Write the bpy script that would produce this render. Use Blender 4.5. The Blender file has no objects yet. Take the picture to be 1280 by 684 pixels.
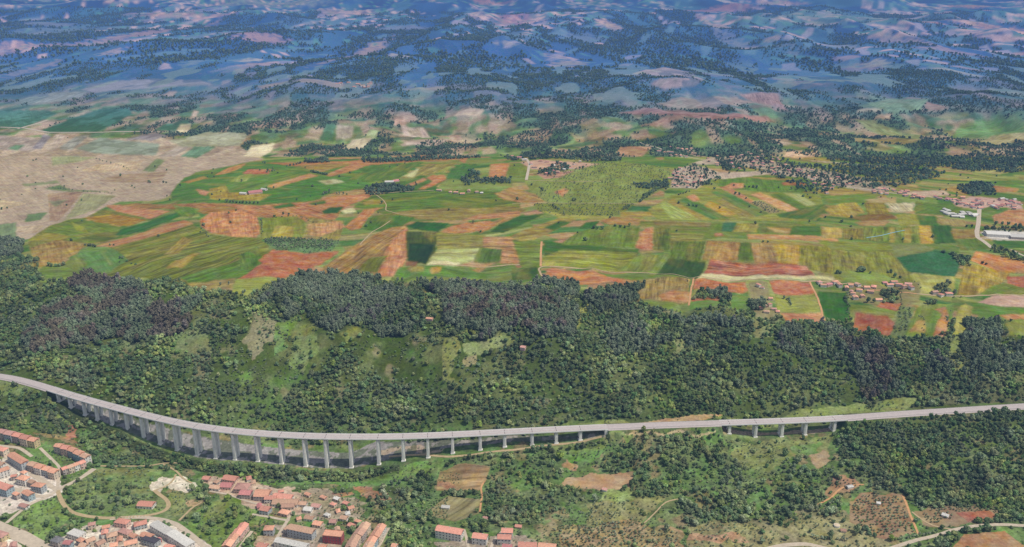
USE_HAZE = True
N_SINGLE = 300
import bpy, math, random
import numpy as np
from math import radians, sin, cos, tan, atan, pi

random.seed(7)
RNG = np.random.default_rng(11)
SC = bpy.context.scene
COL = SC.collection

# ------------------------------------------------------------------ camera model (1280 x 684 photograph)
F, CX, CY = 1108.0, 640.0, 342.0
HORIZON = -45.0
CAMZ = 780.0
PITCH = atan((CY - HORIZON) / F)
SP, CP = sin(PITCH), cos(PITCH)
ZREF = 60.0

def ray(px, py):
    px = np.asarray(px, float); py = np.asarray(py, float)
    a = px - CX; b = CY - py
    return np.stack([a, F * CP + b * SP, -F * SP + b * CP], -1)

def plane_hit(px, py, z):
    d = ray(px, py)
    t = (z - CAMZ) / d[..., 2]
    return d[..., 0] * t, d[..., 1] * t

def project(x, y, z):
    """world point -> photograph pixel"""
    dz = z - CAMZ
    depth = y * CP - dz * SP
    up = y * SP + dz * CP
    return CX + F * x / depth, CY - F * up / depth

def flat(x, y):
    return project(x, y, ZREF)

# ------------------------------------------------------------------ noise
_T = np.random.default_rng(5).random((256, 256))
def vnoise(x, y):
    xi = np.floor(x).astype(np.int64); yi = np.floor(y).astype(np.int64)
    fx = x - xi; fy = y - yi
    fx = fx * fx * (3 - 2 * fx); fy = fy * fy * (3 - 2 * fy)
    a = _T[xi & 255, yi & 255]; b = _T[(xi + 1) & 255, yi & 255]
    c = _T[xi & 255, (yi + 1) & 255]; d = _T[(xi + 1) & 255, (yi + 1) & 255]
    return (a * (1 - fx) + b * fx) * (1 - fy) + (c * (1 - fx) + d * fx) * fy
def fbm(x, y, scale, octs=4, seed=0.0, gain=0.5):
    v = np.zeros_like(x, dtype=float); amp = 1.0; tot = 0
    x = x / scale + seed * 17.3; y = y / scale + seed * 31.7
    for _ in range(octs):
        v += amp * vnoise(x, y); tot += amp
        amp *= gain; x = x * 2.03 + 5.1; y = y * 2.03 + 9.7
    return v / tot            # 0..1
def ridge(x, y, scale, octs=5, seed=0.0):
    v = np.zeros_like(x, dtype=float); amp = 1.0; tot = 0; w = 1.0
    x = x / scale + seed * 13.1; y = y / scale + seed * 7.7
    for _ in range(octs):
        n = 1 - np.abs(2 * vnoise(x, y) - 1)
        n = n * n * w
        v += amp * n; tot += amp; w = np.clip(n * 1.6, 0, 1)
        amp *= 0.5; x = x * 2.1 + 3.3; y = y * 2.1 + 1.9
    return v / tot
def sstep(a, b, x):
    t = np.clip((x - a) / (b - a), 0, 1)
    return t * t * (3 - 2 * t)

# ------------------------------------------------------------------ motorway centre line
ZR = 57.0
ROAD_PX = [(-420, 420), (-250, 440), (-120, 458), (0, 470), (20, 473.5), (50, 481.5), (80, 491.5), (120, 503), (160, 513.5), (200, 523.5), (240, 532), (280, 537.5), (320, 541.5), (360, 544),
           (400, 545.5), (440, 546), (480, 546), (520, 545), (560, 543.5), (600, 541.5), (640, 539.5), (680, 537.5), (720, 535.5), (760, 533.8),
           (800, 532), (840, 530.5), (880, 529.2), (920, 528), (960, 526.8), (1000, 525.3), (1040, 523.5), (1080, 520.5), (1120, 517.5), (1160, 515),
           (1200, 512.5), (1240, 510), (1280, 507.5), (1420, 500), (1600, 492), (1800, 484)]
_rx, _ry = plane_hit([p[0] for p in ROAD_PX], [p[1] for p in ROAD_PX], ZR)
def smooth_line(x, y, step=6.0, passes=3):
    P = np.stack([x, y], -1)
    seg = np.linalg.norm(np.diff(P, axis=0), axis=1); s = np.concatenate([[0], np.cumsum(seg)])
    n = max(2, int(s[-1] / step)); q = np.linspace(0, s[-1], n)
    X = np.interp(q, s, P[:, 0]); Y = np.interp(q, s, P[:, 1])
    for _ in range(passes):
        k = np.array([1, 2, 3, 2, 1]) / 9.0
        X[2:-2] = np.convolve(X, k, 'valid'); Y[2:-2] = np.convolve(Y, k, 'valid')
    return X, Y
RX, RY = smooth_line(_rx, _ry, 5.0, 12)
RPX, RPY = project(RX, RY, np.full_like(RX, ZR))

# piers: (x of the pier in the photograph, row of its foot)
PIERS_A = [(74, 501), (90, 508), (106, 515), (123, 523), (141, 530), (159, 538), (178, 547), (198, 553), (219.5, 561), (243, 567), (267, 571), (293.5, 573), (321, 574),
           (349, 577), (378.5, 581), (408, 584), (439, 582.5), (471, 579), (503, 573), (535, 567), (566, 562), (598.5, 557.5), (631, 555), (663, 553.5), (694, 551), (727, 548)]
PIERS_B = [(912, 540.5), (943, 543.5), (976, 543.5), (1008, 541), (1041, 537)]
SPAN_A = (62, 757); SPAN_B = (897, 1056)
def road_at(px):
    i = int(np.argmin(np.abs(RPX - px) + (RPX > 1900) * 9e3))
    i = min(max(i, 1), len(RX) - 2)
    tx, ty = RX[i + 1] - RX[i - 1], RY[i + 1] - RY[i - 1]; l = math.hypot(tx, ty)
    return RX[i], RY[i], tx / l, ty / l
def foot_z(px, row, y):
    d = ray(px, row); t = y / d[1]
    return CAMZ + d[2] * t

# ------------------------------------------------------------------ terrain heights
CTRL = []
def ctl(px, py, z):
    x, y = plane_hit(px, py, z); c, r = flat(x, y); CTRL.append((float(c), float(r), z))
for plist in (PIERS_A, PIERS_B):
    for k, (px, row) in enumerate(plist):
        if k % 2 and plist is PIERS_A and 5 < k < 22: continue
        X, Y, tx, ty = road_at(px)
        z = foot_z(px, row, Y)
        c, r = flat(X, Y); CTRL.append((float(c), float(r), float(z)))
for px, py, z in [
    # ground level at the motorway
    (0, 473, 55), (45, 484, 54), (765, 536, 54), (830, 533, 56), (885, 531, 55), (1062, 524, 55), (1120, 520, 56), (1200, 515, 57), (1280, 510, 58),
    # foreground below the motorway
    (-60, 500, 48), (0, 505, 44), (0, 550, 32), (0, 600, 27), (0, 650, 25), (0, 700, 26), (60, 530, 34), (60, 580, 24), (60, 640, 22), (60, 700, 24),
    (130, 560, 16), (130, 610, 18), (130, 690, 24), (200, 585, 8), (200, 640, 16), (200, 700, 24), (290, 600, 4), (290, 650, 13), (290, 700, 22),
    (380, 605, 2), (380, 660, 13), (380, 700, 18), (470, 610, 6), (470, 690, 20), (560, 590, 12), (560, 640, 15), (560, 700, 20), (650, 590, 18), (650, 650, 18), (650, 700, 22),
    (760, 580, 28), (760, 640, 20), (760, 700, 22), (870, 560, 42), (870, 600, 30), (870, 650, 20), (870, 700, 20), (980, 570, 34), (980, 620, 24), (980, 700, 20),
    (1090, 560, 40), (1090, 620, 26), (1090, 700, 22), (1200, 560, 42), (1200, 620, 26), (1200, 700, 24), (1310, 560, 44), (1310, 640, 28), (1310, 700, 26),
    # just behind it
    (0, 455, 62), (100, 480, 55), (200, 505, 42), (300, 522, 34), (400, 528, 30), (500, 528, 32), (600, 524, 42), (700, 520, 52), (800, 516, 62), (900, 512, 64),
    (1000, 505, 66), (1100, 500, 66), (1200, 490, 68), (1300, 485, 70),
    # wooded slope
    (0, 410, 92), (100, 430, 88), (200, 450, 80), (300, 465, 74), (400, 470, 70), (500, 475, 70), (600, 470, 78), (700, 465, 84), (800, 465, 88), (900, 465, 86), (1000, 462, 88), (1100, 460, 90), (1200, 462, 86), (1300, 460, 84),
    (0, 350, 118), (100, 375, 122), (200, 390, 118), (300, 400, 120), (400, 410, 118), (500, 415, 112), (600, 412, 118), (700, 410, 122), (800, 415, 118), (900, 425, 114), (1000, 430, 108), (1100, 440, 104), (1200, 435, 102), (1300, 430, 100),
    # plateau rim and plateau
    (60, 335, 128), (130, 345, 134), (220, 352, 136), (300, 360, 138), (400, 350, 142), (500, 350, 138), (600, 352, 138), (700, 350, 138), (800, 360, 134), (900, 385, 130), (1000, 398, 124), (1100, 410, 120), (1200, 400, 116), (1300, 395, 112),
    (40, 305, 110), (120, 300, 122), (200, 290, 128), (230, 320, 136), (300, 285, 134), (330, 325, 142), (420, 300, 138), (520, 300, 138), (640, 300, 136), (760, 300, 134), (880, 320, 132), (1000, 330, 126), (1120, 340, 122), (1240, 330, 118),
    (240, 240, 116), (330, 250, 128), (420, 240, 132), (530, 250, 132), (640, 240, 132), (760, 240, 132), (880, 255, 126), (1000, 265, 122), (1120, 280, 118), (1240, 280, 114),
    (320, 212, 118), (420, 208, 124), (530, 203, 126), (640, 210, 130), (760, 210, 130), (880, 215, 122), (1000, 220, 116), (1120, 230, 112), (1260, 235, 112),
    # flood plain on the left
    (-50, 310, 72), (-50, 260, 62), (0, 290, 76), (40, 270, 68), (100, 255, 70), (0, 240, 60), (100, 225, 60), (190, 235, 74), (200, 210, 66), (0, 195, 60), (120, 190, 60), (250, 190, 66),
    # land behind the plateau
    (0, 160, 64), (120, 155, 66), (240, 165, 68), (350, 180, 84), (450, 180, 88), (550, 180, 92), (640, 185, 98), (760, 185, 100), (880, 190, 96), (1000, 190, 96), (1100, 195, 90), (1260, 195, 92),
    (0, 125, 70), (150, 120, 84), (300, 130, 90), (420, 130, 110), (540, 130, 110), (660, 135, 112), (780, 145, 120), (900, 140, 130), (1000, 150, 116), (1120, 150, 110), (1260, 150, 120),
    (0, 100, 60), (150, 95, 60), (380, 108, 150), (500, 108, 150), (620, 107, 150), (760, 112, 130), (900, 120, 140), (1050, 120, 110), (1250, 118, 120),
    (0, 60, 60), (300, 60, 60), (640, 60, 60), (960, 60, 60), (1280, 60, 60), (0, 0, 60), (400, 0, 60), (800, 0, 60), (1280, 0, 60), (640, 90, 60), (400, 88, 60), (950, 90, 60),
]: ctl(px, py, z)
CT = np.array(CTRL)
def _tps(d2):
    return 0.5 * d2 * np.log(d2 + 1e-9)
S = 300.0
P0 = CT[:, :2] / np.array([S * 1.6, S])
D2 = ((P0[:, None] - P0[None]) ** 2).sum(-1)
K = _tps(D2) + np.eye(len(P0)) * 2e-3
Q = np.concatenate([np.ones((len(P0), 1)), P0], 1)
A = np.block([[K, Q], [Q.T, np.zeros((3, 3))]])
W = np.linalg.solve(A, np.concatenate([CT[:, 2], np.zeros(3)]))
def tps_eval(c, r):
    shp = c.shape
    q = np.stack([np.clip(c, -90, 1370).ravel() / (S * 1.6), np.clip(r, -20, 715).ravel() / S], -1)
    out = np.empty(len(q))
    for i in range(0, len(q), 20000):
        b = q[i:i + 20000]
        d2 = ((b[:, None] - P0[None]) ** 2).sum(-1)
        out[i:i + 20000] = _tps(d2) @ W[:-3] + W[-3] + b @ W[-2:]
    return out.reshape(shp)
_gc = np.linspace(-90, 1370, 220); _gr = np.linspace(-20, 715, 240)
_GZ = tps_eval(*np.meshgrid(_gc, _gr))
def bilin(G, gx0, dx, gy0, dy, x, y):
    fx = np.clip((x - gx0) / dx, 0, G.shape[1] - 1.001); fy = np.clip((y - gy0) / dy, 0, G.shape[0] - 1.001)
    i = fx.astype(int); j = fy.astype(int); fx = fx - i; fy = fy - j
    return (G[j, i] * (1 - fx) + G[j, i + 1] * fx) * (1 - fy) + (G[j + 1, i] * (1 - fx) + G[j + 1, i + 1] * fx) * fy

# lattice of the ground sheet, in columns and rows of the reference plane (a projective map of world x, y)
NCI, NRI = 1330, 1010
cols = np.concatenate([np.linspace(-1500, -30, 90, endpoint=False), np.linspace(-20, 1300, NCI), np.linspace(1300, 2780, 91)[1:]])
rows = np.concatenate([[-43.6, -42, -39, -35, -30, -25, -20, -16, -12], np.linspace(-8, 104, 440, endpoint=False), np.linspace(104, 700, 850), np.linspace(700, 1500, 60)[1:]])
CG, RG = np.meshgrid(cols, rows)
GX, GY = plane_hit(CG, RG, ZREF)
Z = bilin(_GZ, _gc[0], _gc[1] - _gc[0], _gr[0], _gr[1] - _gr[0], CG, RG)
dist = np.hypot(GX, GY)
slope_w = sstep(335, 375, RG) * (1 - sstep(505, 530, RG))
low_w = sstep(555, 600, RG)
plat_w = (1 - sstep(335, 375, RG)) * sstep(190, 215, RG)
mid_w = sstep(95, 120, RG) * (1 - sstep(180, 215, RG)) * sstep(60, 420, CG)
far_w = 1 - sstep(66, 116, RG)
Z = Z + slope_w * ((fbm(GX, GY, 170, 4, 1) - .5) * 44 - (ridge(GX, GY * .45, 260, 3, 2) - .3) * 24)
Z = Z + low_w * (fbm(GX, GY, 120, 4, 3) - .5) * 9
Z = Z + plat_w * (fbm(GX, GY, 330, 3, 4) - .5) * 9
Z = Z + mid_w * ((fbm(GX, GY * .7, 400, 4, 6) - .5) * 115 - (ridge(GX, GY * .6, 520, 3, 14) - .3) * 52 * sstep(300, 700, CG))
fx2 = GX + 900 * fbm(GX, GY, 4000, 2, 9)
hill = ridge(fx2, GY * .42, 1150, 3, 8) * 170 + (fbm(GX, GY, 5000, 3, 12) - .5) * 190 + (ridge(fx2, GY * .36, 430, 2, 15) - .4) * 30
HILLN = ridge(fx2, GY * .36, 430, 3, 15) + ridge(fx2, GY * .42, 1150, 4, 8)
Z = Z + far_w * (hill - 60)
# motorway embankment: bring the ground up or down to the carriageway where it is not on a viaduct
on_ground = ~(((RPX > SPAN_A[0]) & (RPX < SPAN_A[1])) | ((RPX > SPAN_B[0]) & (RPX < SPAN_B[1])))
box = (GY > 1050) & (GY < 2300) & (RG > 380) & (RG < 600)
ii = np.nonzero(box)
bx_, by_ = GX[ii], GY[ii]
dmin = np.full(len(bx_), 1e9); gmin = np.zeros(len(bx_), bool)
for k in range(0, len(RX), 2):
    d = (bx_ - RX[k]) ** 2 + (by_ - RY[k]) ** 2
    m = d < dmin; dmin[m] = d[m]; gmin[m] = on_ground[k]
dmin = np.sqrt(dmin)
zz = Z[ii]
wg = np.where(gmin, 1 - sstep(11, 34, dmin), 0)
zz = zz * (1 - wg) + (ZR - 1.2) * wg
wv = np.where(~gmin, 1 - sstep(10, 30, dmin), 0)       # keep the ground clear of the deck on the viaducts
zz = np.where(wv > 0, np.minimum(zz, zz * (1 - wv) + np.minimum(zz, ZR - 6) * wv), zz)
Z[ii] = zz
ROAD_D = np.full(Z.shape, 1e3); ROAD_D[ii] = dmin

_ci = np.arange(len(cols)); _ri = np.arange(len(rows))
def lat(Gd, x, y):
    c, r = flat(np.asarray(x, float), np.asarray(y, float))
    fc = np.interp(c, cols, _ci); fr = np.interp(r, rows, _ri)
    i = np.minimum(fc.astype(int), len(cols) - 2); j = np.minimum(fr.astype(int), len(rows) - 2)
    u = fc - i; v = fr - j
    return (Gd[j, i] * (1 - u) + Gd[j, i + 1] * u) * (1 - v) + (Gd[j + 1, i] * (1 - u) + Gd[j + 1, i + 1] * u) * v
def lat_near(Gd, x, y):
    c, r = flat(np.asarray(x, float), np.asarray(y, float))
    i = np.clip(np.round(np.interp(c, cols, _ci)).astype(int), 0, len(cols) - 1); j = np.clip(np.round(np.interp(r, rows, _ri)).astype(int), 0, len(rows) - 1)
    return Gd[j, i]
def h(x, y):
    return lat(Z, x, y)
def spot(px, py, dz=0.0):
    """photograph pixels -> where that sight line meets the ground (raised by dz)"""
    px = np.atleast_1d(np.asarray(px, float)); py = np.atleast_1d(np.asarray(py, float))
    d = ray(px, py); d = d / d[:, 1:2]
    zt = np.full(px.shape, 1.0)
    ys = np.geomspace(700, 40000, 500)
    xs = d[:, 0:1] * ys; zs = CAMZ + d[:, 2:3] * ys
    g = h(xs, np.broadcast_to(ys, xs.shape)) + dz
    below = zs <= g
    k = np.argmax(below, 1); k = np.where(below.any(1), np.maximum(k, 1), 499)
    a = np.arange(len(px))
    lo, hi = ys[k - 1], ys[k]
    for _ in range(14):
        m = (lo + hi) / 2
        under = (CAMZ + d[:, 2] * m) <= h(d[:, 0] * m, m) + dz
        hi = np.where(under, m, hi); lo = np.where(under, lo, m)
    return d[:, 0] * hi, hi
# ------------------------------------------------------------------ light and haze constants used to turn seen colours into base colours
SIGMA = 6.0e-5
HAZE = np.array([0.085, 0.17, 0.37])
LIT = np.array([0.97, 0.935, 0.89])
def lin(hexs):
    v = np.array([int(hexs[i:i + 2], 16) for i in (1, 3, 5)]) / 255.0
    return np.where(v <= 0.04045, v / 12.92, ((v + 0.055) / 1.055) ** 2.4)
def seen(hexs):
    """colour as read in the photograph, muted to what its pixels really are"""
    v = lin(hexs); g = v @ np.array([.25, .62, .13])
    sat = (v.max() - v.min()) / (v.max() + 1e-6); q = min(max((sat - .45) / .25, 0), 1)
    k = .80 if v[1] >= v[0] else .76
    return (g + (v - g) * k) * ((.98 - .20 * q) if v[1] >= v[0] else (1.0 - .30 * q))
def unhaze(c, d):
    T = np.exp(-SIGMA * d)[..., None]
    a = (c - (1 - T) * HAZE) / (T * LIT)
    return np.clip(a, 0.012, 0.8)

PX, PY = project(GX, GY, Z)
SEEN = np.zeros(GX.shape + (3,))        # colour as the photograph shows it
STR = np.zeros(GX.shape + (3,))         # across, along, strength of the furrows
FID = np.zeros(GX.shape, np.int32)
DEN = np.zeros(GX.shape)                # tree density
KIND = np.zeros(GX.shape, np.int8)

def hsh(a, b, s=0):
    n = (a.astype(np.int64) * 73856093) ^ (b.astype(np.int64) * 19349663) ^ (s * 83492791)
    n = (n ^ (n >> 13)) * 1274126177
    return ((n & 0x7fffffff) % 10007) / 10007.0
def patchwork(x, y, th, w, l, pal, s):
    xx = x + (fbm(x, y, 260, 2, s) - .5) * 110; yy = y + (fbm(x, y, 260, 2, s + 3) - .5) * 110
    a = xx * cos(th) + yy * sin(th); b = -xx * sin(th) + yy * cos(th)
    ia = np.floor(a / l); wj = w * (0.55 + 1.1 * hsh(ia, ia * 0, s)); ib = np.floor((b + hsh(ia, ia * 0 + 5, s) * 300) / wj)
    r = hsh(ia, ib, s); k = np.minimum((r * len(pal)).astype(int), len(pal) - 1)
    P = np.array([seen(q) for q in pal])
    v = 0.85 + 0.3 * hsh(ia, ib, s + 9)
    return P[k] * v[..., None], b, a

print('base paint')
x, y = GX, GY
# 1 far land: dark woods, small clearings, pale villages; everything drawn out along the valleys that run away from the viewer
yf = y * .26
n3 = fbm(x, y * .5, 260, 4, 23); n4 = fbm(x, yf, 1500, 3, 24)
def mixin(base, hexs, m, fn=None):
    return base * (1 - m[..., None]) + (fn or seen)(hexs) * m[..., None]
far = np.array([lin('#46699c')]) * np.ones(x.shape + (1,)) * (.88 + .22 * fbm(x, yf, 500, 3, 20))[..., None]  # blue of the distant haze is put into the land's own colour
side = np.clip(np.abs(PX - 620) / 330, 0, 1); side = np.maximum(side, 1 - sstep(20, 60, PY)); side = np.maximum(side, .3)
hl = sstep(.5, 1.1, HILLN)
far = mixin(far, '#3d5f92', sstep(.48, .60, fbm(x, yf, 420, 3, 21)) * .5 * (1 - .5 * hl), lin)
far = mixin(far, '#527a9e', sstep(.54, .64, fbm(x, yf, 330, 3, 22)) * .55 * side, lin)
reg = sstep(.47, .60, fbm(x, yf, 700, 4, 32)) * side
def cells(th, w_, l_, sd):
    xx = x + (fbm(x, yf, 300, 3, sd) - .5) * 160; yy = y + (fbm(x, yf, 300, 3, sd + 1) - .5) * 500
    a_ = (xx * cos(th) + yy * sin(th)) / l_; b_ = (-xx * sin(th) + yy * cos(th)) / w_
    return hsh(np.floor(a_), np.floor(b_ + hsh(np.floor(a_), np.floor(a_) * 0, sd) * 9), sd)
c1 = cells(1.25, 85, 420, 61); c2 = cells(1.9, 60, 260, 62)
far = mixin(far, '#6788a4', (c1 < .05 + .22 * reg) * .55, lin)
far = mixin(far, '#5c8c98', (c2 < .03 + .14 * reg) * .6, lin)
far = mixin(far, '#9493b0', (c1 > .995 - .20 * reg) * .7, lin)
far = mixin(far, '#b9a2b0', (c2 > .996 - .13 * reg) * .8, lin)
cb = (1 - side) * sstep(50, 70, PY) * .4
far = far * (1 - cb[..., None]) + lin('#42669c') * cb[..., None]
# 2 middle land
pm, _, _ = patchwork(x, y, 0.5, 60, 120, ['#668a58', '#6f8f5c', '#55825a', '#7a9860', '#869c62', '#9a9468', '#b89c74', '#4f785c', '#5f865a', '#868e58', '#6f9358', '#a8926c'], 3)
w1 = sstep(.48, .58, fbm(x, y * .6, 130, 5, 41) + .07 * sstep(560, 800, PX) - .05 * sstep(480, 200, PX)) * .9
mid = pm * (1 - w1[..., None]) + seen('#4c6f66') * (0.7 + .6 * n3)[..., None] * w1[..., None]
mid = mixin(mid, '#c0a088', sstep(.60, .67, fbm(x, y * .6, 130, 4, 42)) * .75)
# 3 plateau
pp, sb, sa = patchwork(x, y, 0.28, 34, 170, ['#6f8c4a', '#5c8548', '#7f9450', '#8c9452', '#a69a5c', '#b8965e', '#4a7c48', '#98a058', '#6a8a4c', '#77904a', '#c09468', '#5f8448'], 5)
pr, sb2, sa2 = patchwork(x, y, -0.35, 38, 150, ['#6f8c4a', '#5c8548', '#7f9450', '#8c9452', '#a69a5c', '#b0984e', '#4a7c48', '#98a058', '#6a8a4c', '#77904a', '#b89464'], 6)
rt = PX > 830
pp = np.where(rt[..., None], pr, pp); sb = np.where(rt, sb2, sb); sa = np.where(rt, sa2, sa)
# 4 wooded slope and foreground
gs = mixin(seen('#566e44') * (0.75 + .5 * n3)[..., None] * np.ones(x.shape + (1,)), '#7f8a56', sstep(.5, .66, fbm(x, y, 60, 4, 51)) * .8)
gs = mixin(gs, '#6f9a50', sstep(.58, .7, fbm(x, y, 110, 3, 52)) * .6)
gs = mixin(gs, '#a39870', sstep(.66, .76, fbm(x, y, 45, 3, 53)) * .7)
lo_ = mixin(seen('#68884c') * (0.8 + .4 * n3)[..., None] * np.ones(x.shape + (1,)), '#8f9660', sstep(.50, .66, fbm(x, y, 40, 4, 54)) * .55)
lo_ = mixin(lo_, '#b3946a', sstep(.58, .66, fbm(x, y, 30, 5, 55)) * .7)
lo_ = mixin(lo_, '#4f6446', sstep(.52, .62, fbm(x, y, 17, 4, 57)) * .6)
lo_ = mixin(lo_, '#6f9c4c', sstep(.58, .66, fbm(x, y, 60, 3, 56)) * .7)
wrow = (fbm(x, y, 700, 3, 61) - .5) * 14
f1 = sstep(80, 138, PY + wrow * 1.4)[..., None]
f2 = (PY > 196)[..., None] * 1.0
f3 = sstep(352, 356, PY + wrow * .3 - 22 * sstep(850, 1050, PX) - 25 * sstep(600, 900, PX))[..., None]
f4 = sstep(520, 545, PY)[..., None]
mid = mid * (.70 + .44 * fbm(x, y * .5, 60, 3, 43))[..., None]
mid = mixin(mid, '#b08f7c', sstep(.62, .68, fbm(x, y * .4, 70, 3, 44)) * .7)
mid = mixin(mid, '#4a675c', sstep(.58, .66, fbm(x, y * .4, 70, 3, 45)) * .6)
gs = gs * .88
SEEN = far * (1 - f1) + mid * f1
SEEN = SEEN * (1 - f2) + pp * f2
SEEN = SEEN * (1 - f3) + gs * f3
SEEN = SEEN * (1 - f4) + lo_ * f4
STR[..., 0] = sb; STR[..., 1] = sa
STR[..., 2] = 0.55 * f2[..., 0] * (1 - f3[..., 0])
del far, mid, pp, pr, pm

# ------------------------------------------------------------------ polygons
WC = CG + (fbm(x, y, 14, 2, 71) - .5) * 2.0; WR = RG + (fbm(x, y, 14, 2, 72) - .5) * 1.2
WC2 = CG + (fbm(x, y, 70, 4, 73) - .5) * 26 + (fbm(x, y, 16, 2, 75) - .5) * 8; WR2 = RG + (fbm(x, y, 70, 4, 74) - .5) * 15 + (fbm(x, y, 16, 2, 76) - .5) * 5
WCF, WRF = WC, WR
WC3 = CG + (fbm(x, y, 26, 3, 77) - .5) * 22; WR3 = RG + (fbm(x, y, 26, 3, 78) - .5) * 15
def inside(pts, dz=0.0, rough=False):
    WC, WR = {0: (WCF, WRF), 1: (WC2, WR2), 2: (WC3, WR3)}[int(rough)]
    p = np.array(pts, float)
    wx, wy = spot(p[:, 0], p[:, 1], dz)
    c, r = flat(wx, wy)
    i0 = np.searchsorted(cols, c.min() - 2); i1 = np.searchsorted(cols, c.max() + 2)
    j0 = np.searchsorted(rows, r.min() - 2); j1 = np.searchsorted(rows, r.max() + 2)
    sl = (slice(j0, j1), slice(i0, i1))
    X = WC[sl]; Y = WR[sl]; m = np.zeros(X.shape, bool)
    n = len(c)
    for k in range(n):
        x1, y1, x2, y2 = c[k], r[k], c[(k + 1) % n], r[(k + 1) % n]
        if y1 == y2: continue
        cr = ((y1 > Y) != (y2 > Y)) & (X < (x2 - x1) * (Y - y1) / (y2 - y1) + x1)
        m ^= cr
    return sl, m, wx, wy
FIELDS = []
P_GRAVEL = np.zeros(GX.shape, np.int8)
def P(hexs, pts, amp=0.5, name=None, flatc=False, ang=None):
    soft = amp == 0.0 and max(p_[1] for p_ in pts) < 505
    low = min(p_[1] for p_ in pts) > 530 and name in ('ground', 'bare_ground', 'orchard_ground', 'meadow') and max(abs(p_[0] - pts[0][0]) for p_ in pts) > 14
    sl, m, wx, wy = inside(pts, 0.0, 1 if soft else 2 if low else 0)
    if not m.any(): return
    # furrows run along the longest side
    n = len(wx); e = [(math.hypot(wx[(k + 1) % n] - wx[k], wy[(k + 1) % n] - wy[k]), k) for k in range(n)]
    k = max(e)[1]; th = math.atan2(wy[(k + 1) % n] - wy[k], wx[(k + 1) % n] - wx[k])
    if ang is not None: th = ang
    gx, gy = GX[sl][m], GY[sl][m]
    a = gx * cos(th) + gy * sin(th); b = -gx * sin(th) + gy * cos(th)
    v = 0.93 + .14 * random.random()
    s_ = random.randrange(99)
    tone = (0.80 + 0.4 * fbm(a, b * 3, 150, 4, s_))
    c = seen(hexs) * v * tone[:, None]
    if not flatc:   # drifts of drier or greener growth
        q = sstep(.5, .72, fbm(a * .5, b * 2, 60, 3, s_ + 7)) * .45
        alt = seen('#a3965a') if seen(hexs)[1] > seen(hexs)[0] else seen('#96905a')
        c = c * (1 - q[:, None]) + alt * q[:, None]
    t = SEEN[sl]; t[m] = c
    t = STR[sl]; t[m] = np.stack([b, a, np.full(len(a), amp)], -1)
    FIELDS.append(name or 'field')
    if name == 'gravel': t = P_GRAVEL[sl]; t[m] = 1
    t = FID[sl]; t[m] = len(FIELDS) if name != 'ground' else 0
    t = DEN[sl]; t[m] = .34 if soft else (.05 if amp == 0 and not flatc else 0)
def D(den, kind, pts, dz=0.0, col=None, amp=.0):
    """a stand of trees: density, kind, optional colour of the ground under it; dz = height at which the outline was read"""
    sl, m, _, _ = inside(pts, dz, kind in (0, 1, 2) and dz > 4.5)
    t = DEN[sl]; t[m] = den
    t = KIND[sl]; t[m] = kind
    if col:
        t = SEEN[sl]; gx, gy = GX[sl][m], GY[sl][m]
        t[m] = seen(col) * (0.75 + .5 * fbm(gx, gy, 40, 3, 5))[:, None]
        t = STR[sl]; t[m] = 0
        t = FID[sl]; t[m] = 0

# default tree cover
cover = sstep(.36, .56, fbm(x, y, 75, 4, 81))
DEN[:] = (0.25 + 0.75 * cover) * f3[..., 0] * (1 - f4[..., 0])
cov2 = sstep(.50, .60, fbm(x, y, 50, 4, 82))
DEN[:] += f4[..., 0] * (0.07 + 0.62 * cov2)

G = 'ground'
PF = 'ploughed_field'; CF = 'crop_field'; MD = 'meadow'
print('polygons')
# flood plain on the left
P('#ae9880', [(-300,158),(60,172),(200,172),(300,182),(330,199),(290,207),(245,215),(220,232),(212,245),(200,250),(150,252),(125,262),(110,272),(85,274),(65,284),(40,298),(20,302),(-80,335),(-300,350)], .33, PF, True)
for q in [('#8f9a7c',[(65,196),(90,195),(120,197),(95,203),(65,207)]),('#7d9078',[(27,230),(72,226),(74,229),(30,233)]),('#64846a',[(55,236),(75,231),(88,237),(140,240),(85,240)]),
          ('#71896f',[(178,214),(196,198),(206,201),(192,215)]),('#b5a58c',[(-20,247),(34,254),(0,264),(-20,266)]),('#9b8578',[(60,242),(104,240),(72,277),(62,276)]),('#8f9578',[(104,242),(145,245),(120,262),(80,275)]),
          ('#7c8474',[(60,252),(85,250),(70,259)]),('#64876a',[(35,268),(60,265),(50,275),(30,278)]),('#b0a08c',[(20,284),(55,281),(45,292),(18,290)]),('#6f8a70',[(-30,285),(20,278),(20,300),(-30,310)]),
          ('#9a8a80',[(0,170),(60,175),(40,190),(-20,186)]),('#5d8268',[(8,186),(20,181),(32,181),(22,188)]),('#b09c88',[(55,186),(70,168),(82,169),(70,188)]),('#8a8288',[(40,186),(55,168),(64,170),(52,186)]),
          ('#b3a18a',[(120,206),(180,200),(170,214),(100,214)]),('#9d8b7c',[(150,218),(210,214),(200,228),(120,226)]),('#8b8a80',[(72,186),(95,170),(110,170),(90,188)]),('#849080',[(95,186),(125,172),(200,180),(195,194),(120,192)]),
          ('#b0a090',[(197,196),(240,172),(250,174),(218,196)]),('#5f846c',[(225,196),(245,182),(270,184),(245,198)]),('#8d8488',[(155,174),(195,166),(210,170),(190,176)])]:
    P(q[0], q[1], .35, CF if q[0] < '#8' else PF, True)
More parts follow.
